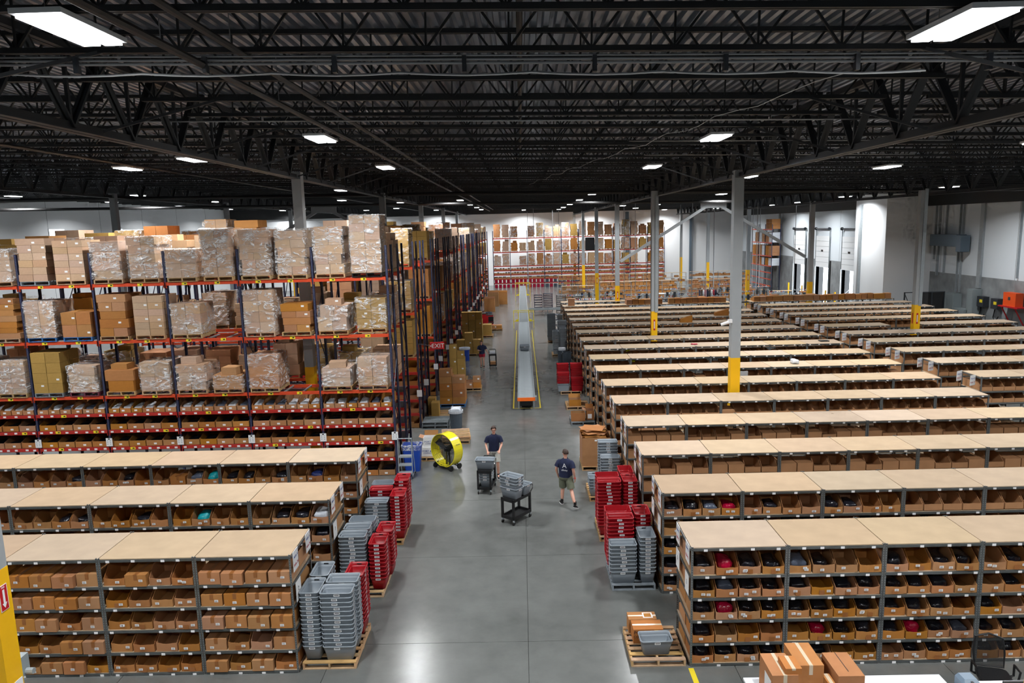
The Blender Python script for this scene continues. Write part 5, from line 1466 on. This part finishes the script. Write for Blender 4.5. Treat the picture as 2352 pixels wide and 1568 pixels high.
    for L in 'lr':
        an, to = Vector(J['ank_' + L]), Vector(J['toe_' + L]); d = (to - an); d2 = Vector((d.x, d.y, 0)).normalized() if Vector((d.x, d.y)).length > .01 else Vector((0, -1, 0))
        dn = d.normalized(); sd = Vector((-d2.y, d2.x, 0)); upv = sd.cross(d2) * 1.0
        heel = an - d2 * .06 + Vector((0, 0, -.05)); tip = to + d2 * .05 + Vector((0, 0, -.012))
        sock = MB().tube([an + Vector((0, 0, .09)), an + Vector((0, 0, .0))], [.043, .046], 12, False).build('sock', shoe, root)
        def ringp(c, w, h): return [tuple(c + sd * (w * math.cos(2*math.pi*k/12)) + Vector((0, 0, h * max(-.35, math.sin(2*math.pi*k/12))))) for k in range(12)]
        sb = MB(); sb.loft([ringp(heel * .98 + tip * .02, .030, .05), ringp(heel * .85 + tip * .15, .042, .075), ringp(heel * .6 + tip * .4, .045, .065), ringp(heel * .25 + tip * .75, .050, .045), ringp(tip, .028, .028)])
        sho = sb.build('shoe', shoe, root, smooth=True)
        z = Vector((0, 0, -.022)); sl = MB(); sl.loft([[tuple(p + z + Vector((0, 0, -.014))) for p in O], [tuple(p + z + Vector((0, 0, .012))) for p in O]]) if False else None
        O = []
        for tt, w in ((0, .03), (.15, .046), (.4, .047), (.75, .054), (1.02, .03)): O.append((heel * (1 - tt) + tip * tt, w))
        ring_ = [c + sd * w for c, w in O] + [c - sd * w for c, w in reversed(O)]
        MB().loft([[tuple(p + Vector((0, 0, -.034))) for p in ring_], [tuple(p + Vector((0, 0, -.012))) for p in ring_]]).build('sole', M_sole, root)
    return root
def stand(**k):
    J = dict(pelvis=(0, 0, .95), belly=(0, 0, 1.10), chest=(0, 0, 1.30), neck=(0, .01, 1.47), head=(0, -.03, 1.65),
             sho_l=(.19, .01, 1.42), sho_r=(-.19, .01, 1.42), elb_l=(.25, .03, 1.14), elb_r=(-.25, .03, 1.14), wri_l=(.27, -.06, .90), wri_r=(-.27, -.06, .90),
             hip_l=(.095, 0, .90), hip_r=(-.095, 0, .90), kne_l=(.10, -.02, .50), kne_r=(-.10, -.02, .50), ank_l=(.10, .02, .085), ank_r=(-.10, .02, .085), toe_l=(.11, -.14, .04), toe_r=(-.11, -.14, .04))
    J.update(k); return J
# man seen from behind, walking to the left
manA = person('man in navy shirt with white letter logo and olive shorts, walking with a phone', (1.20, 21.42, 0), math.radians(180 - 22),
    stand(elb_l=(.29, .06, 1.15), wri_l=(.27, -.04, .92), elb_r=(-.29, .10, 1.14), wri_r=(-.30, .02, .88), head=(.01, -.02, 1.64),
          hip_l=(.10, 0, .90), kne_l=(.12, -.06, .50), ank_l=(.14, -.02, .085), toe_l=(.22, -.13, .04),
          hip_r=(-.10, .0, .90), kne_r=(-.22, .12, .52), ank_r=(-.42, .40, .20), toe_r=(-.44, .33, .09), curl=.9, short_len=.88),
    M_shirt, M_khaki, M_hair, fat=1.17, sc=1.0, headturn=math.radians(55))
M_print = mat('white_print', (236, 238, 240), 0.7)
for body_, sz, z in (('A', .21, 1.30), ('affinity', .075, 1.165)):
    text(body_, sz, M_print, manA, (-.02, .176, z), (math.pi/2 + .04, 0, math.pi))
ph = MB().box(-.036, .036, -.005, .005, -.075, .075)
phone = tag(ph.build('phone', M_black, None, (1.50, 21.46, .80), 1.2), 'dark phone in the right hand of the walking man', 'phone')
MB().box(-.032, .032, -.0065, -.005, -.068, .068).build('screen', mat('phone_screen', (120, 190, 200), .2), phone)
wb = MB().tube([(-.30 + .034 * math.cos(a), .03 + .034 * math.sin(a), .905) for a in [2*math.pi*k/14 for k in range(15)]], .011, 6, False).build('wristband', M_signred, manA)
# man pushing the cart
manB = person('man with glasses in plain navy shirt pushing a cart', (-1.10, 24.02, 0), math.radians(4),
    stand(pelvis=(0, .02, .97), belly=(0, -.0, 1.12), chest=(0, -.04, 1.33), neck=(0, -.06, 1.50), head=(.0, -.11, 1.68), sho_l=(.19, -.04, 1.45), sho_r=(-.19, -.04, 1.45),
          elb_l=(.26, -.06, 1.17), wri_l=(.16, -.30, 1.02), elb_r=(-.27, -.02, 1.17), wri_r=(-.22, -.32, 1.01), hand_l=(-.1, -1, -.15), hand_r=(.05, -1, -.15), side_l=(-1, 0, 0), side_r=(1, 0, 0), curl=1.0,
          kne_l=(.11, -.10, .52), ank_l=(.12, -.02, .085), toe_l=(.13, -.18, .04), kne_r=(-.10, .04, .52), ank_r=(-.11, .26, .14), toe_r=(-.11, .14, .05)),
    M_shirt, M_grey_cloth, M_hair, glasses=True, fat=.97, sc=1.03)
# woman far up the aisle
manC = person('woman with long hair in navy shirt and red shorts, looking at her phone', (-2.56, 43.75, 0), math.radians(0),
    stand(head=(-.02, -.05, 1.62), elb_r=(-.24, .0, 1.14), wri_r=(-.10, -.20, 1.15), elb_l=(.27, .05, 1.14), wri_l=(.36, .06, .96), kne_l=(.10, -.07, .50), toe_l=(.10, -.18, .04), ank_l=(.10, -.03, .085),
          kne_r=(-.08, .05, .50), ank_r=(-.08, .2, .12), toe_r=(-.08, .08, .05), short_len=.42), M_shirt, M_redcloth, M_hair, longhair=True, sc=.99, fat=.95)
tag(MB().box(-.035, .035, -.07, .07, 0, .01).build('phone', M_black, None, (-2.62, 43.46, 1.17)), 'dark phone held by the woman far up the aisle', 'phone')

# ================================================================== CONVEYOR
CY0, CY1, CZ = 33.2, 99.0, .60
t = thing('roller_conveyor', 'long grey roller conveyor running up the middle of the aisle', 'conveyor', (.07, CY0, 0))
for s in (-1, 1): MB().box(s * .39 - .025, s * .39 + .025, 0, CY1 - CY0, CZ - .12, CZ + .035).build('side_rail', M_galv, t)
RO = MB().tube([(-.365, 0, 0), (.365, 0, 0)], .030, 8).mesh('roller', M_galv)
fr_ = MB(); k = 0; y = .12
while y < CY1 - CY0:
    if k < 240: ob('roller', RO, t, (0, y, CZ - .03))
    else: fr_.box(-.365, .365, y - .028, y + .028, CZ - .058, CZ - .002)
    y += .115; k += 1
struct(fr_.build('rollers', M_galv, t), 'stuff')
MB().box(-.36, .36, 0, CY1 - CY0, CZ - .11, CZ - .085).build('belt_pan', M_black, t)
MB().box(-.42, .42, -.05, .0, CZ - .14, CZ + .02).build('end_plate', M_orangepaint, t)
for k in range(0, 28):
    for s in (-1, 1): MB().box(s * .36 - .025, s * .36 + .025, .35 + k * 2.4, .40 + k * 2.4, 0, CZ - .12).build('leg', M_galv, t)
MB().box(-.3, .3, .4, 1.1, .12, CZ - .15).build('drive_unit', M_machd, t); MB().box(.42, .5, .6, .9, .3, .5).build('control_box', M_galv, t)
for k in range(2): tote(.06, 46.4 + k * .55, CZ + .0, .02, 'grey', 'grey tote riding the conveyor, %s one' % ('nearer' if k == 0 else 'farther'), 'totes on the conveyor')
# floor tape
TP = mat('floor_tape', (226, 202, 40), .6)
for q, lab in (((-.58, -.52, 33.6, 60), 'yellow floor tape line left of the conveyor'), ((.70, .76, 33.6, 60), 'yellow floor tape line right of the conveyor'), ((-.52, .70, 33.6, 33.66), 'yellow floor tape line across the conveyor end')):
    tag(MB().box(q[0], q[1], q[2], q[3], .0, .003).build('floor_tape', TP), lab, 'floor tape', 'yellow floor tape around the conveyor')
tag(MB().box(3.04, 3.14, 10.6, 12.93, 0, .003).build('floor_tape', TP), 'short yellow floor tape line beside the nearest right pallet', 'floor tape')
# crossing gates
def gate(y, h, lab):
    t = thing('crossing_gate', lab, 'gate', (.07, y, 0)); r = .028
    for s in (-1, 1):
        MB().tube([(s * .85, 0, 0), (s * .85, 0, h)], r, 6).build('outer_post', M_yel2, t); MB().tube([(s * .45, 0, .6), (s * .45, 0, h)], r, 6).build('inner_post', M_yel2, t)
        MB().tube([(s * .45, 0, .62), (s * .85, 0, .62)], r, 6).build('rail', M_yel2, t); MB().box(min(s*.48, s*.68), max(s*.48, s*.68), -.03, .03, .58, .76).build('hinge_plate', M_yel2, t)
        MB().tube([(s * .45, .0, h - .1), (s * .45, 1.6, .62)], r * .8, 6).build('stay', M_yel2, t)
    MB().tube([(-.85, 0, h), (.85, 0, h)], r, 6).build('top_rail', M_yel2, t); MB().tube([(-.85, 0, h - .13), (.85, 0, h - .13)], r * .8, 6).build('top_rail', M_yel2, t)
gate(61.2, 1.52, 'yellow tubular crossing gate over the conveyor, nearer one'); gate(84.7, 2.1, 'yellow tubular crossing gate over the conveyor, farther one')
t = thing('belt_conveyor', 'steel side conveyor leading right from the main conveyor', 'conveyor', (.6, 70, 0))
MB().box(0, 3.4, 0, .8, .5, .62).build('bed', M_galv, t); MB().box(0, 3.4, -.06, 0, .52, .74).build('guard', M_galv, t)
for x in (.3, 1.8, 3.2):
    for y in (.05, .72): MB().box(x, x + .06, y, y + .06, 0, .5).build('leg', M_galv, t)

# ================================================================== BACKGROUND HALL
def cage(x, y, w, h, m, lab, shelves=6):
    t = thing('wheeled_rack', lab, 'wheeled rack', (x, y, 0), 0, 'wheeled racks by the conveyor')
    for sx in (0, w):
        for sy in (0, .6): MB().box(sx - .02, sx + .02, sy - .02, sy + .02, .1, h).build('post', m, t); MB().tube([(sx - .02, sy, .05), (sx + .02, sy, .05)], .05, 8).build('caster', M_rubber, t)
    for k in range(shelves): z = .15 + (h - .2) * k / (shelves - 1); MB().box(0, w, 0, .6, z, z + .05).build('shelf', m, t)
cage(1.2, 73, .8, 1.7, M_navy, 'blue wheeled shelf rack right of the conveyor, left one', 7); cage(2.15, 73.4, .9, 1.8, M_navy, 'tall blue wheeled shelf rack right of the conveyor', 10)
cage(3.4, 72, .9, 1.75, M_machd, 'dark slotted wheeled rack by the machines, left one', 9); cage(5.0, 72.2, .9, 1.7, M_machd, 'dark slotted wheeled rack by the machines, right one', 9)
cage(2.25, 58.3, .7, 1.45, M_navy, 'navy tool trolley at the end of the last shelving row', 4)
def low_shelf(x, y, nb, h, lab, levels=4):
    t = thing('low_shelving', lab, 'shelving', (x, y, 0), 0, 'shelving in the machine hall'); L = nb * 1.8
    for k in range(nb + 1):
        for yy in (0, .6): MB().box(k*1.8 - .025, k*1.8 + .025, yy - .02, yy + .02, 0, h).build('post', M_galv, t)
    MB().box(0, L, 0, .62, h - .03, h).build('top_board', M_board, t)
    for k in range(levels): z = .1 + (h - .1) * k / levels; MB().box(0, L, 0, .62, z - .03, z).build('shelf_board', M_board, t)
    b = MB()
    for k in range(levels):
        z = .1 + (h - .1) * k / levels; xx = .05
        while xx < L - .5:
            w = U(.3, .55); hh = U(.18, .36)
            if random.random() < .85: b.box(xx, xx + w - .03, .02 + U(0, .05), .55, z + .002, z + hh)
            xx += w
    tag(struct(b.build('small_cartons', M_kraft, None, (x, y, 0)), 'stuff'), 'small brown cartons filling the ' + lab, 'cartons')
low_shelf(4.6, 92, 9, 2.3, 'long low shelving before the end wall rack, left part'); low_shelf(21.5, 93, 4, 2.3, 'long low shelving before the end wall rack, right part')
low_shelf(9.0, 84, 5, 2.0, 'low shelving behind the machines, left run'); low_shelf(19.2, 84, 4, 2.0, 'low shelving behind the machines, right run'); low_shelf(4.4, 80.5, 2, 1.9, 'low shelving beside the dark racks')
def machine(x, y, kind, lab):
    t = thing('sewing_machine', lab, 'machine', (x, y, 0), U(-.15, .15), 'machines in the hall'); r = random
    MB().box(-.9, .9, 0, .8, .72, .80).build('table', M_machd if kind else M_deskwhite, t)
    for sx in (-.8, .8):
        for sy in (.08, .72): MB().box(sx - .04, sx + .04, sy - .04, sy + .04, 0, .72).build('leg', M_machd, t)
    MB().box(-.8, .8, .45, .62, 1.15, 1.35).build('beam', M_mach, t)
    for sx in (-.75, .75): MB().box(sx - .06, sx + .06, .45, .62, .80, 1.15).build('upright', M_mach, t)
    for k in range(4): MB().box(-.62 + k*.38, -.42 + k*.38, .2, .5, .98, 1.5).build('head', M_mach if k % 2 else M_machd, t)
    MB().box(-.78, .78, .4, .66, 1.72, 1.76).build('thread_stand', M_galv, t)
    for sx in (-.7, .7): MB().tube([(sx, .55, 1.35), (sx, .55, 1.72)], .015, 6).build('stand_post', M_galv, t)
    for k in range(8): MB().tube([(-.7 + k*.2, .5, 1.76), (-.7 + k*.2, .5, 1.88)], [.045, .03], 8).build('thread_cone', r.choice((M_white, M_machd, M_mach, M_binblue, M_signred, M_orangepaint)), t)
    MB().box(.8, 1.05, .1, .2, 1.1, 1.35).build('control_panel', M_machd, t)
for k, (x, y) in enumerate([(5.6, 66), (8.2, 66.6), (5.2, 70.2), (8.4, 70.6), (10.8, 69), (13.2, 66.5), (15.6, 68.6), (18.4, 66.8), (12.4, 73.5), (15.5, 74.5), (19.0, 74), (9.6, 77), (6.8, 76.4), (21.6, 70), (24.2, 68.5), (24.8, 75), (27.2, 70.5), (22.0, 78.5)]):
    machine(x, y, k % 2, 'multi-head machine with thread cones in the hall, %s counted from the aisle front' % ORD[k])
def bench(x, y, w, m, lab, z=.9):
    t = thing('work_table', lab, 'table', (x, y, 0), 0, 'work tables in the hall'); MB().box(0, w, 0, .8, z - .05, z).build('tabletop', m, t)
    for sx in (.06, w - .06):
        for sy in (.06, .74): MB().box(sx - .03, sx + .03, sy - .03, sy + .03, 0, z - .05).build('leg', M_machd, t)
for k, (x, y, w, m) in enumerate([(3.6, 61.2, 2.6, M_deskwhite), (3.4, 63.4, 2.2, M_deskwhite), (9.2, 61.5, 2.2, M_deskwhite), (12.8, 62, 2.2, M_board), (18.6, 61.8, 2.6, M_deskwhite), (22.6, 63, 2.2, M_board), (25.0, 64.6, 3.4, M_board), (14.2, 79, 2.4, M_deskwhite), (17.6, 71, 2.0, M_deskwhite), (26.4, 78.6, 2.8, M_board)]):
    bench(x, y, w, m, 'packing table in the hall behind the shelving, %s from front' % ORD[k], 1.0 if k < 2 else .95)
def curved_rollers(x, y, lab):
    t = thing('roller_track', lab, 'conveyor', (x, y, 0), 0, 'sloping roller tracks in the hall')
    for s in (0, .9): MB().tube([(s, 0, 1.75), (s, 1.2, 1.65), (s, 2.4, 1.25), (s, 3.2, .8)], .04, 6).build('rail', M_galv, t)
    for k in range(12): q = k / 11; MB().tube([(0, 3.2*q, 1.75 - .95*q*q), (.9, 3.2*q, 1.75 - .95*q*q)], .05, 8).build('roller', M_mach, t)
    for s in (0, .9):
        for yy, z in ((.05, 1.7), (3.1, .8)): MB().box(s - .03, s + .03, yy, yy + .06, 0, z).build('leg', M_galv, t)
for k, (x, y) in enumerate([(7.0, 61.2), (11.7, 60.8), (15.2, 60.4), (21.4, 60.2)]): curved_rollers(x, y - 1.0, 'sloping roller track behind the last shelving row, %s from aisle' % ORD[k])
# hanging garments rail
t = thing('garment_rail', 'steel rail of dark hanging garments in the hall', 'garment rail', (17.4, 72.6, 0))
MB().tube([(0, 0, 1.9), (2.4, 0, 1.9)], .025, 6).build('rail', M_galv, t)
for s in (0, 2.4): MB().tube([(s, 0, 0), (s, 0, 1.9)], .025, 6).build('post', M_galv, t); MB().box(s - .03, s + .03, -.3, .3, 0, .05).build('foot', M_galv, t)
for k in range(9): g = MB().prism([(-.2, 0), (.2, 0), (.24, .75), (.1, .85), (-.1, .85), (-.24, .75)], 'x', 0, .07).build('garment', (M_shirt, M_bagdark, M_white, M_redcloth)[k % 4], t, (.3 + k*.2, 0, .98))
# stacked cartons near the docks
for k, (x, y, n) in enumerate([(25.6, 81, 3), (27.0, 80.4, 2), (23.2, 81.4, 2), (28.2, 72, 3), (26.0, 66.5, 2)]): floor_stack(x, y, (n, max(1, n - 1)), M_kraft, '%s stack by the docks' % ['first', 'second', 'third', 'fourth', 'fifth'][k], .6, .5, .5, z0=0, dep=1)
t = thing('wrapped_machine', 'pale covered machine block by the dock doors', 'machine', (22.6, 66.2, 0)); MB().box(0, 1.4, 0, .8, .1, 1.5).build('cover', M_white, t); MB().box(.1, 1.3, .1, .7, 0, .1).build('base', M_machd, t)
t = thing('dock_stairs', 'yellow and white dock stairs with handrail', 'stairs', (29.2, 66.9, 0))
for k in range(5): MB().box(k*.3, (k + 1)*.3, 0, .8, 0, .25*(k + 1)).build('step', M_galv, t)
for yy in (0, .8): MB().tube([(0, yy, .9), (1.5, yy, 2.2), (1.7, yy, 2.2)], .03, 6).build('handrail', M_wall, t)
# speaker on column, camera on column
t = thing('speaker_box', 'square black speaker hung on the fourth column of the aisle', 'speaker', (6.95, 74.1, 6.6)); MB().box(-.45, .45, -.3, .3, -.6, .7).build('cabinet', M_black, t); MB().box(.45, .5, -.1, .3, -.5, .0).build('bracket', M_galv, t)
t = thing('security_camera', 'white security camera on the near right column', 'camera', (7.47, 25.8, 4.95)); MB().tube([(-.42, -.05, -.06), (-.12, 0, .02)], [.05, .06], 10).build('barrel', M_white, t); MB().box(-.14, .0, -.05, .05, .0, .12).build('mount', M_white, t); MB().tube([(-.44, -.053, -.065), (-.42, -.05, -.06)], .042, 10).build('lens', M_black, t)
# right wall equipment
t = thing('wall_heater', 'blue-grey air duct box on the right wall', 'air duct', (XW1 - .17, 52.7, 6.3)); MB().box(-.7, 0, 0, 3.4, 0, .85).build('duct', M_duct, t); MB().box(-.72, -.05, -.55, 0, -.35, .8).build('elbow', M_duct, t); MB().box(-.66, -.1, -.5, -.06, -.38, -.35).build('outlet', M_black, t)
for (y, z0, w, h, lab) in ((53.0, 0, 1.1, 2.9, 'tall grey electric cabinet on the right wall'), (51.6, 0, 1.3, 1.9, 'low grey transformer cabinet on the right wall'), (50.75, 0, .7, 3.4, 'narrow grey cable riser box on the right wall')):
    t = thing('electric_cabinet', lab, 'cabinet', (XW1 - .02, y, z0)); MB().box(-.6, 0, 0, w, .0, h).build('body', M_cab, t); MB().box(-.615, -.6, .06, w - .06, .1, h - .1).build('door', M_cab, t); MB().box(-.63, -.615, w - .16, w - .12, h * .5, h * .5 + .2).build('handle', M_black, t)
for y, lab in ((49.9, 'grey battery charger on the right wall, left one'), (48.4, 'grey battery charger with coiled cable, right one')):
    t = thing('battery_charger', lab, 'charger', (XW1 - .02, y, 2.25)); MB().box(-.4, 0, 0, .7, 0, .7).build('body', M_machd, t); MB().box(-.41, -.4, .1, .4, .3, .5).build('warning_label', M_ylabel, t)
    MB().tube([(-.2, .5, 0), (-.25, .6, -.6), (-.2, .4, -.9), (-.15, .2, -.5)], .03, 6).build('cable', M_rubber, t)
t = thing('wall_bench', 'dark red folding bench with bright orange case on the right wall', 'bench', (XW1 - .02, 46.0, 2.55)); MB().box(-.7, 0, 0, 1.9, 0, .08).build('shelf', M_signred, t)
for yy in (.3, 1.6): MB().bar((-.65, yy, 0), (-.03, yy, -1.1), .06).build('strut', M_signred, t)
t = thing('orange_case', 'bright orange equipment case on the wall bench', 'case', (XW1 - .1, 46.4, 2.632)); MB().box(-.5, 0, 0, 1.2, 0, .85).build('body', M_hood, t); MB().box(-.52, -.5, .5, .7, .4, .6).build('latch', M_machd, t); MB().box(-.51, 0, 0, 1.2, .85, .87).build('lid', M_hood, t)
t = thing('guard_rail', 'yellow guard rail before the electric cabinets', 'guard rail', (30.3, 50.2, 0))
for y in (0, 1.7, 3.4): MB().tube([(0, y, 0), (0, y, 1.3)], .07, 8).build('post', M_yel, t)
for z in (.7, 1.25): MB().tube([(0, 0, z), (0, 3.4, z)], .07, 8).build('rail', M_yel, t)
t = thing('wire_enclosure', 'dark mesh enclosure in front of the white boxed-out room', 'fence', (28.3, 53.9, 0))
for x in (0, 1.0, 2.0, 2.9): MB().box(x - .04, x + .04, -.04, .04, 0, 3.0).build('post', M_machd, t)
MB().box(0, 2.9, -.03, .03, 2.94, 3.0).build('top_rail', M_machd, t); MB().box(1.0, 2.9, -.005, .005, .1, 2.94).build('mesh_panel', M_meshback, t); MB().bar((0, 0, 2.9), (1.2, 0, .2), .04).build('brace', M_machd, t)
for (x, y, z, w, h, lab) in ((30.9, 49.0, 0, .9, 1.5, 'grey crate against the right wall'), (30.9, 46.6, 0, 1.0, 1.6, 'brown cartons against the right wall')):
    brown_box(x, y, z, w, .6, h, lab, m=M_tote if 'grey' in lab else M_kraft)

# ================================================================== DESK CORNER (bottom right)
t = thing('packing_desk', 'white topped packing desk in the bottom right corner', 'desk', (3.65, 10.25, 0))
MB().box(0, 3.35, 0, 1.25, .71, .75).build('desktop', M_deskwhite, t)
for sx in (.08, 3.27):
    for sy in (.08, 1.17): MB().box(sx - .03, sx + .03, sy - .03, sy + .03, 0, .71).build('leg', M_galv, t)
def desk_box(x, y, w, d, h, lab, z=.752, rz=0, split=False):
    t = tag(MB().box(-w/2, w/2, 0, d, 0, h).build('shipping_carton', M_kraft, None, (x, y, z), rz), lab, 'carton', 'shipping cartons on the desk')
    if split: MB().box(-.006, .006, .12, d, h, h + .002).build('flap_gap', M_ink, t)
    else: MB().box(-.03, .03, 0, d, h, h + .002).box(-.03, .03, -.002, 0, h * .7, h).build('tape', M_ctape, t)
    return t
db = desk_box(4.08, 10.72, .42, .62, .55, 'brown carton with white sheet on its side at left desk end'); MB().box(-.213, -.21, .05, .35, .1, .42).build('label_sheet', M_white, db)
desk_box(4.22, 10.74, .26, .36, .10, 'small brown carton on top of the left desk carton', z=1.304)
desk_box(4.585, 10.96, .42, .66, .56, 'tall taped brown carton in the middle of the desk')
desk_box(5.14, 10.72, .42, .66, .52, 'brown carton with split top flaps on the desk', split=True)
desk_box(4.86, 10.55, .12, .5, .35, 'narrow brown carton squeezed between two desk cartons')
t = thing('second_desk', 'white desk with dark screen at the bottom right edge', 'desk', (7.15, 10.35, 0)); MB().box(0, 1.8, 0, .95, .71, .75).build('desktop', M_deskwhite, t)
for sx in (.06, 1.74):
    for sy in (.06, .89): MB().box(sx - .03, sx + .03, sy - .03, sy + .03, 0, .71).build('leg', M_galv, t)
t = thing('label_printer', 'blue-grey label printer on the second desk', 'printer', (7.12, 10.95, .752)); MB().loft([[(-.02, 0, 0), (.26, 0, 0), (.26, .28, 0), (-.02, .28, 0)], [(-.02, 0, .16), (.26, 0, .16), (.26, .28, .16), (-.02, .28, .16)], [(.02, .08, .22), (.22, .08, .22), (.22, .26, .22), (.02, .26, .22)]]).build('body', mat('printer_blue', (110, 128, 144), .4), t); MB().box(.10, .14, -.002, .1, .16, .2).build('slot', M_black, t)
t = thing('monitor', 'black computer screen on the second desk', 'monitor', (7.85, 10.75, .752)); MB().box(-.27, .27, -.02, .02, .02, .36).build('screen', M_black, t); MB().box(-.1, .1, -.08, .1, 0, .02).build('stand', M_black, t)
t = thing('office_chair', 'black mesh office chair at the second desk', 'chair', (8.12, 11.75, 0), -.25)
MB().loft([[(x, y, .46) for x, y in rrect(.50, .48, .1)], [(x, y, .54) for x, y in rrect(.52, .5, .1)]]).build('seat', M_black, t)
fr2 = MB(); pth = [(-.23, .26, .56), (-.25, .32, .8), (-.22, .36, 1.06), (0, .38, 1.12), (.22, .36, 1.06), (.25, .32, .8), (.23, .26, .56), (-.23, .26, .56)]
fr2.tube(pth, .016, 6).build('back_frame', M_black, t)
MB().add([(-.23, .262, .56), (.23, .262, .56), (.25, .322, .8), (.22, .362, 1.06), (0, .382, 1.12), (-.22, .362, 1.06), (-.25, .322, .8)], [(0,1,2,3,4,5,6)]).build('mesh_back', M_meshback, t)
for s in (-1, 1): MB().tube([(s*.26, .1, .48), (s*.33, .1, .52), (s*.33, .1, .72), (s*.33, -.16, .74), (s*.30, -.18, .6)], .02, 6).build('armrest', M_black, t)
MB().tube([(0, 0, .1), (0, 0, .46)], .03, 8).build('gas_column', M_black, t)
for k in range(5):
    a = 2*math.pi*k/5; MB().bar((0, 0, .12), (.3*math.cos(a), .3*math.sin(a), .08), .05, .03).build('star_leg', M_black, t); MB().tube([(.3*math.cos(a) - .02, .3*math.sin(a), .03), (.3*math.cos(a) + .02, .3*math.sin(a), .03)], .03, 8).build('caster', M_rubber, t)
t = thing('office_chair', 'small far office chair by the left racks', 'chair', (-2.75, 61.3, 0)); MB().box(-.25, .25, 0, .5, .45, .52).build('seat', M_black, t); MB().box(-.22, .22, .46, .52, .55, 1.0).build('backrest', M_black, t); MB().tube([(0, .25, .08), (0, .25, .45)], .03, 8).build('gas_column', M_black, t)
for k in range(5): a = 2*math.pi*k/5; MB().bar((0, .25, .08), (.28*math.cos(a), .25 + .28*math.sin(a), .04), .04, .03).build('star_leg', M_black, t)
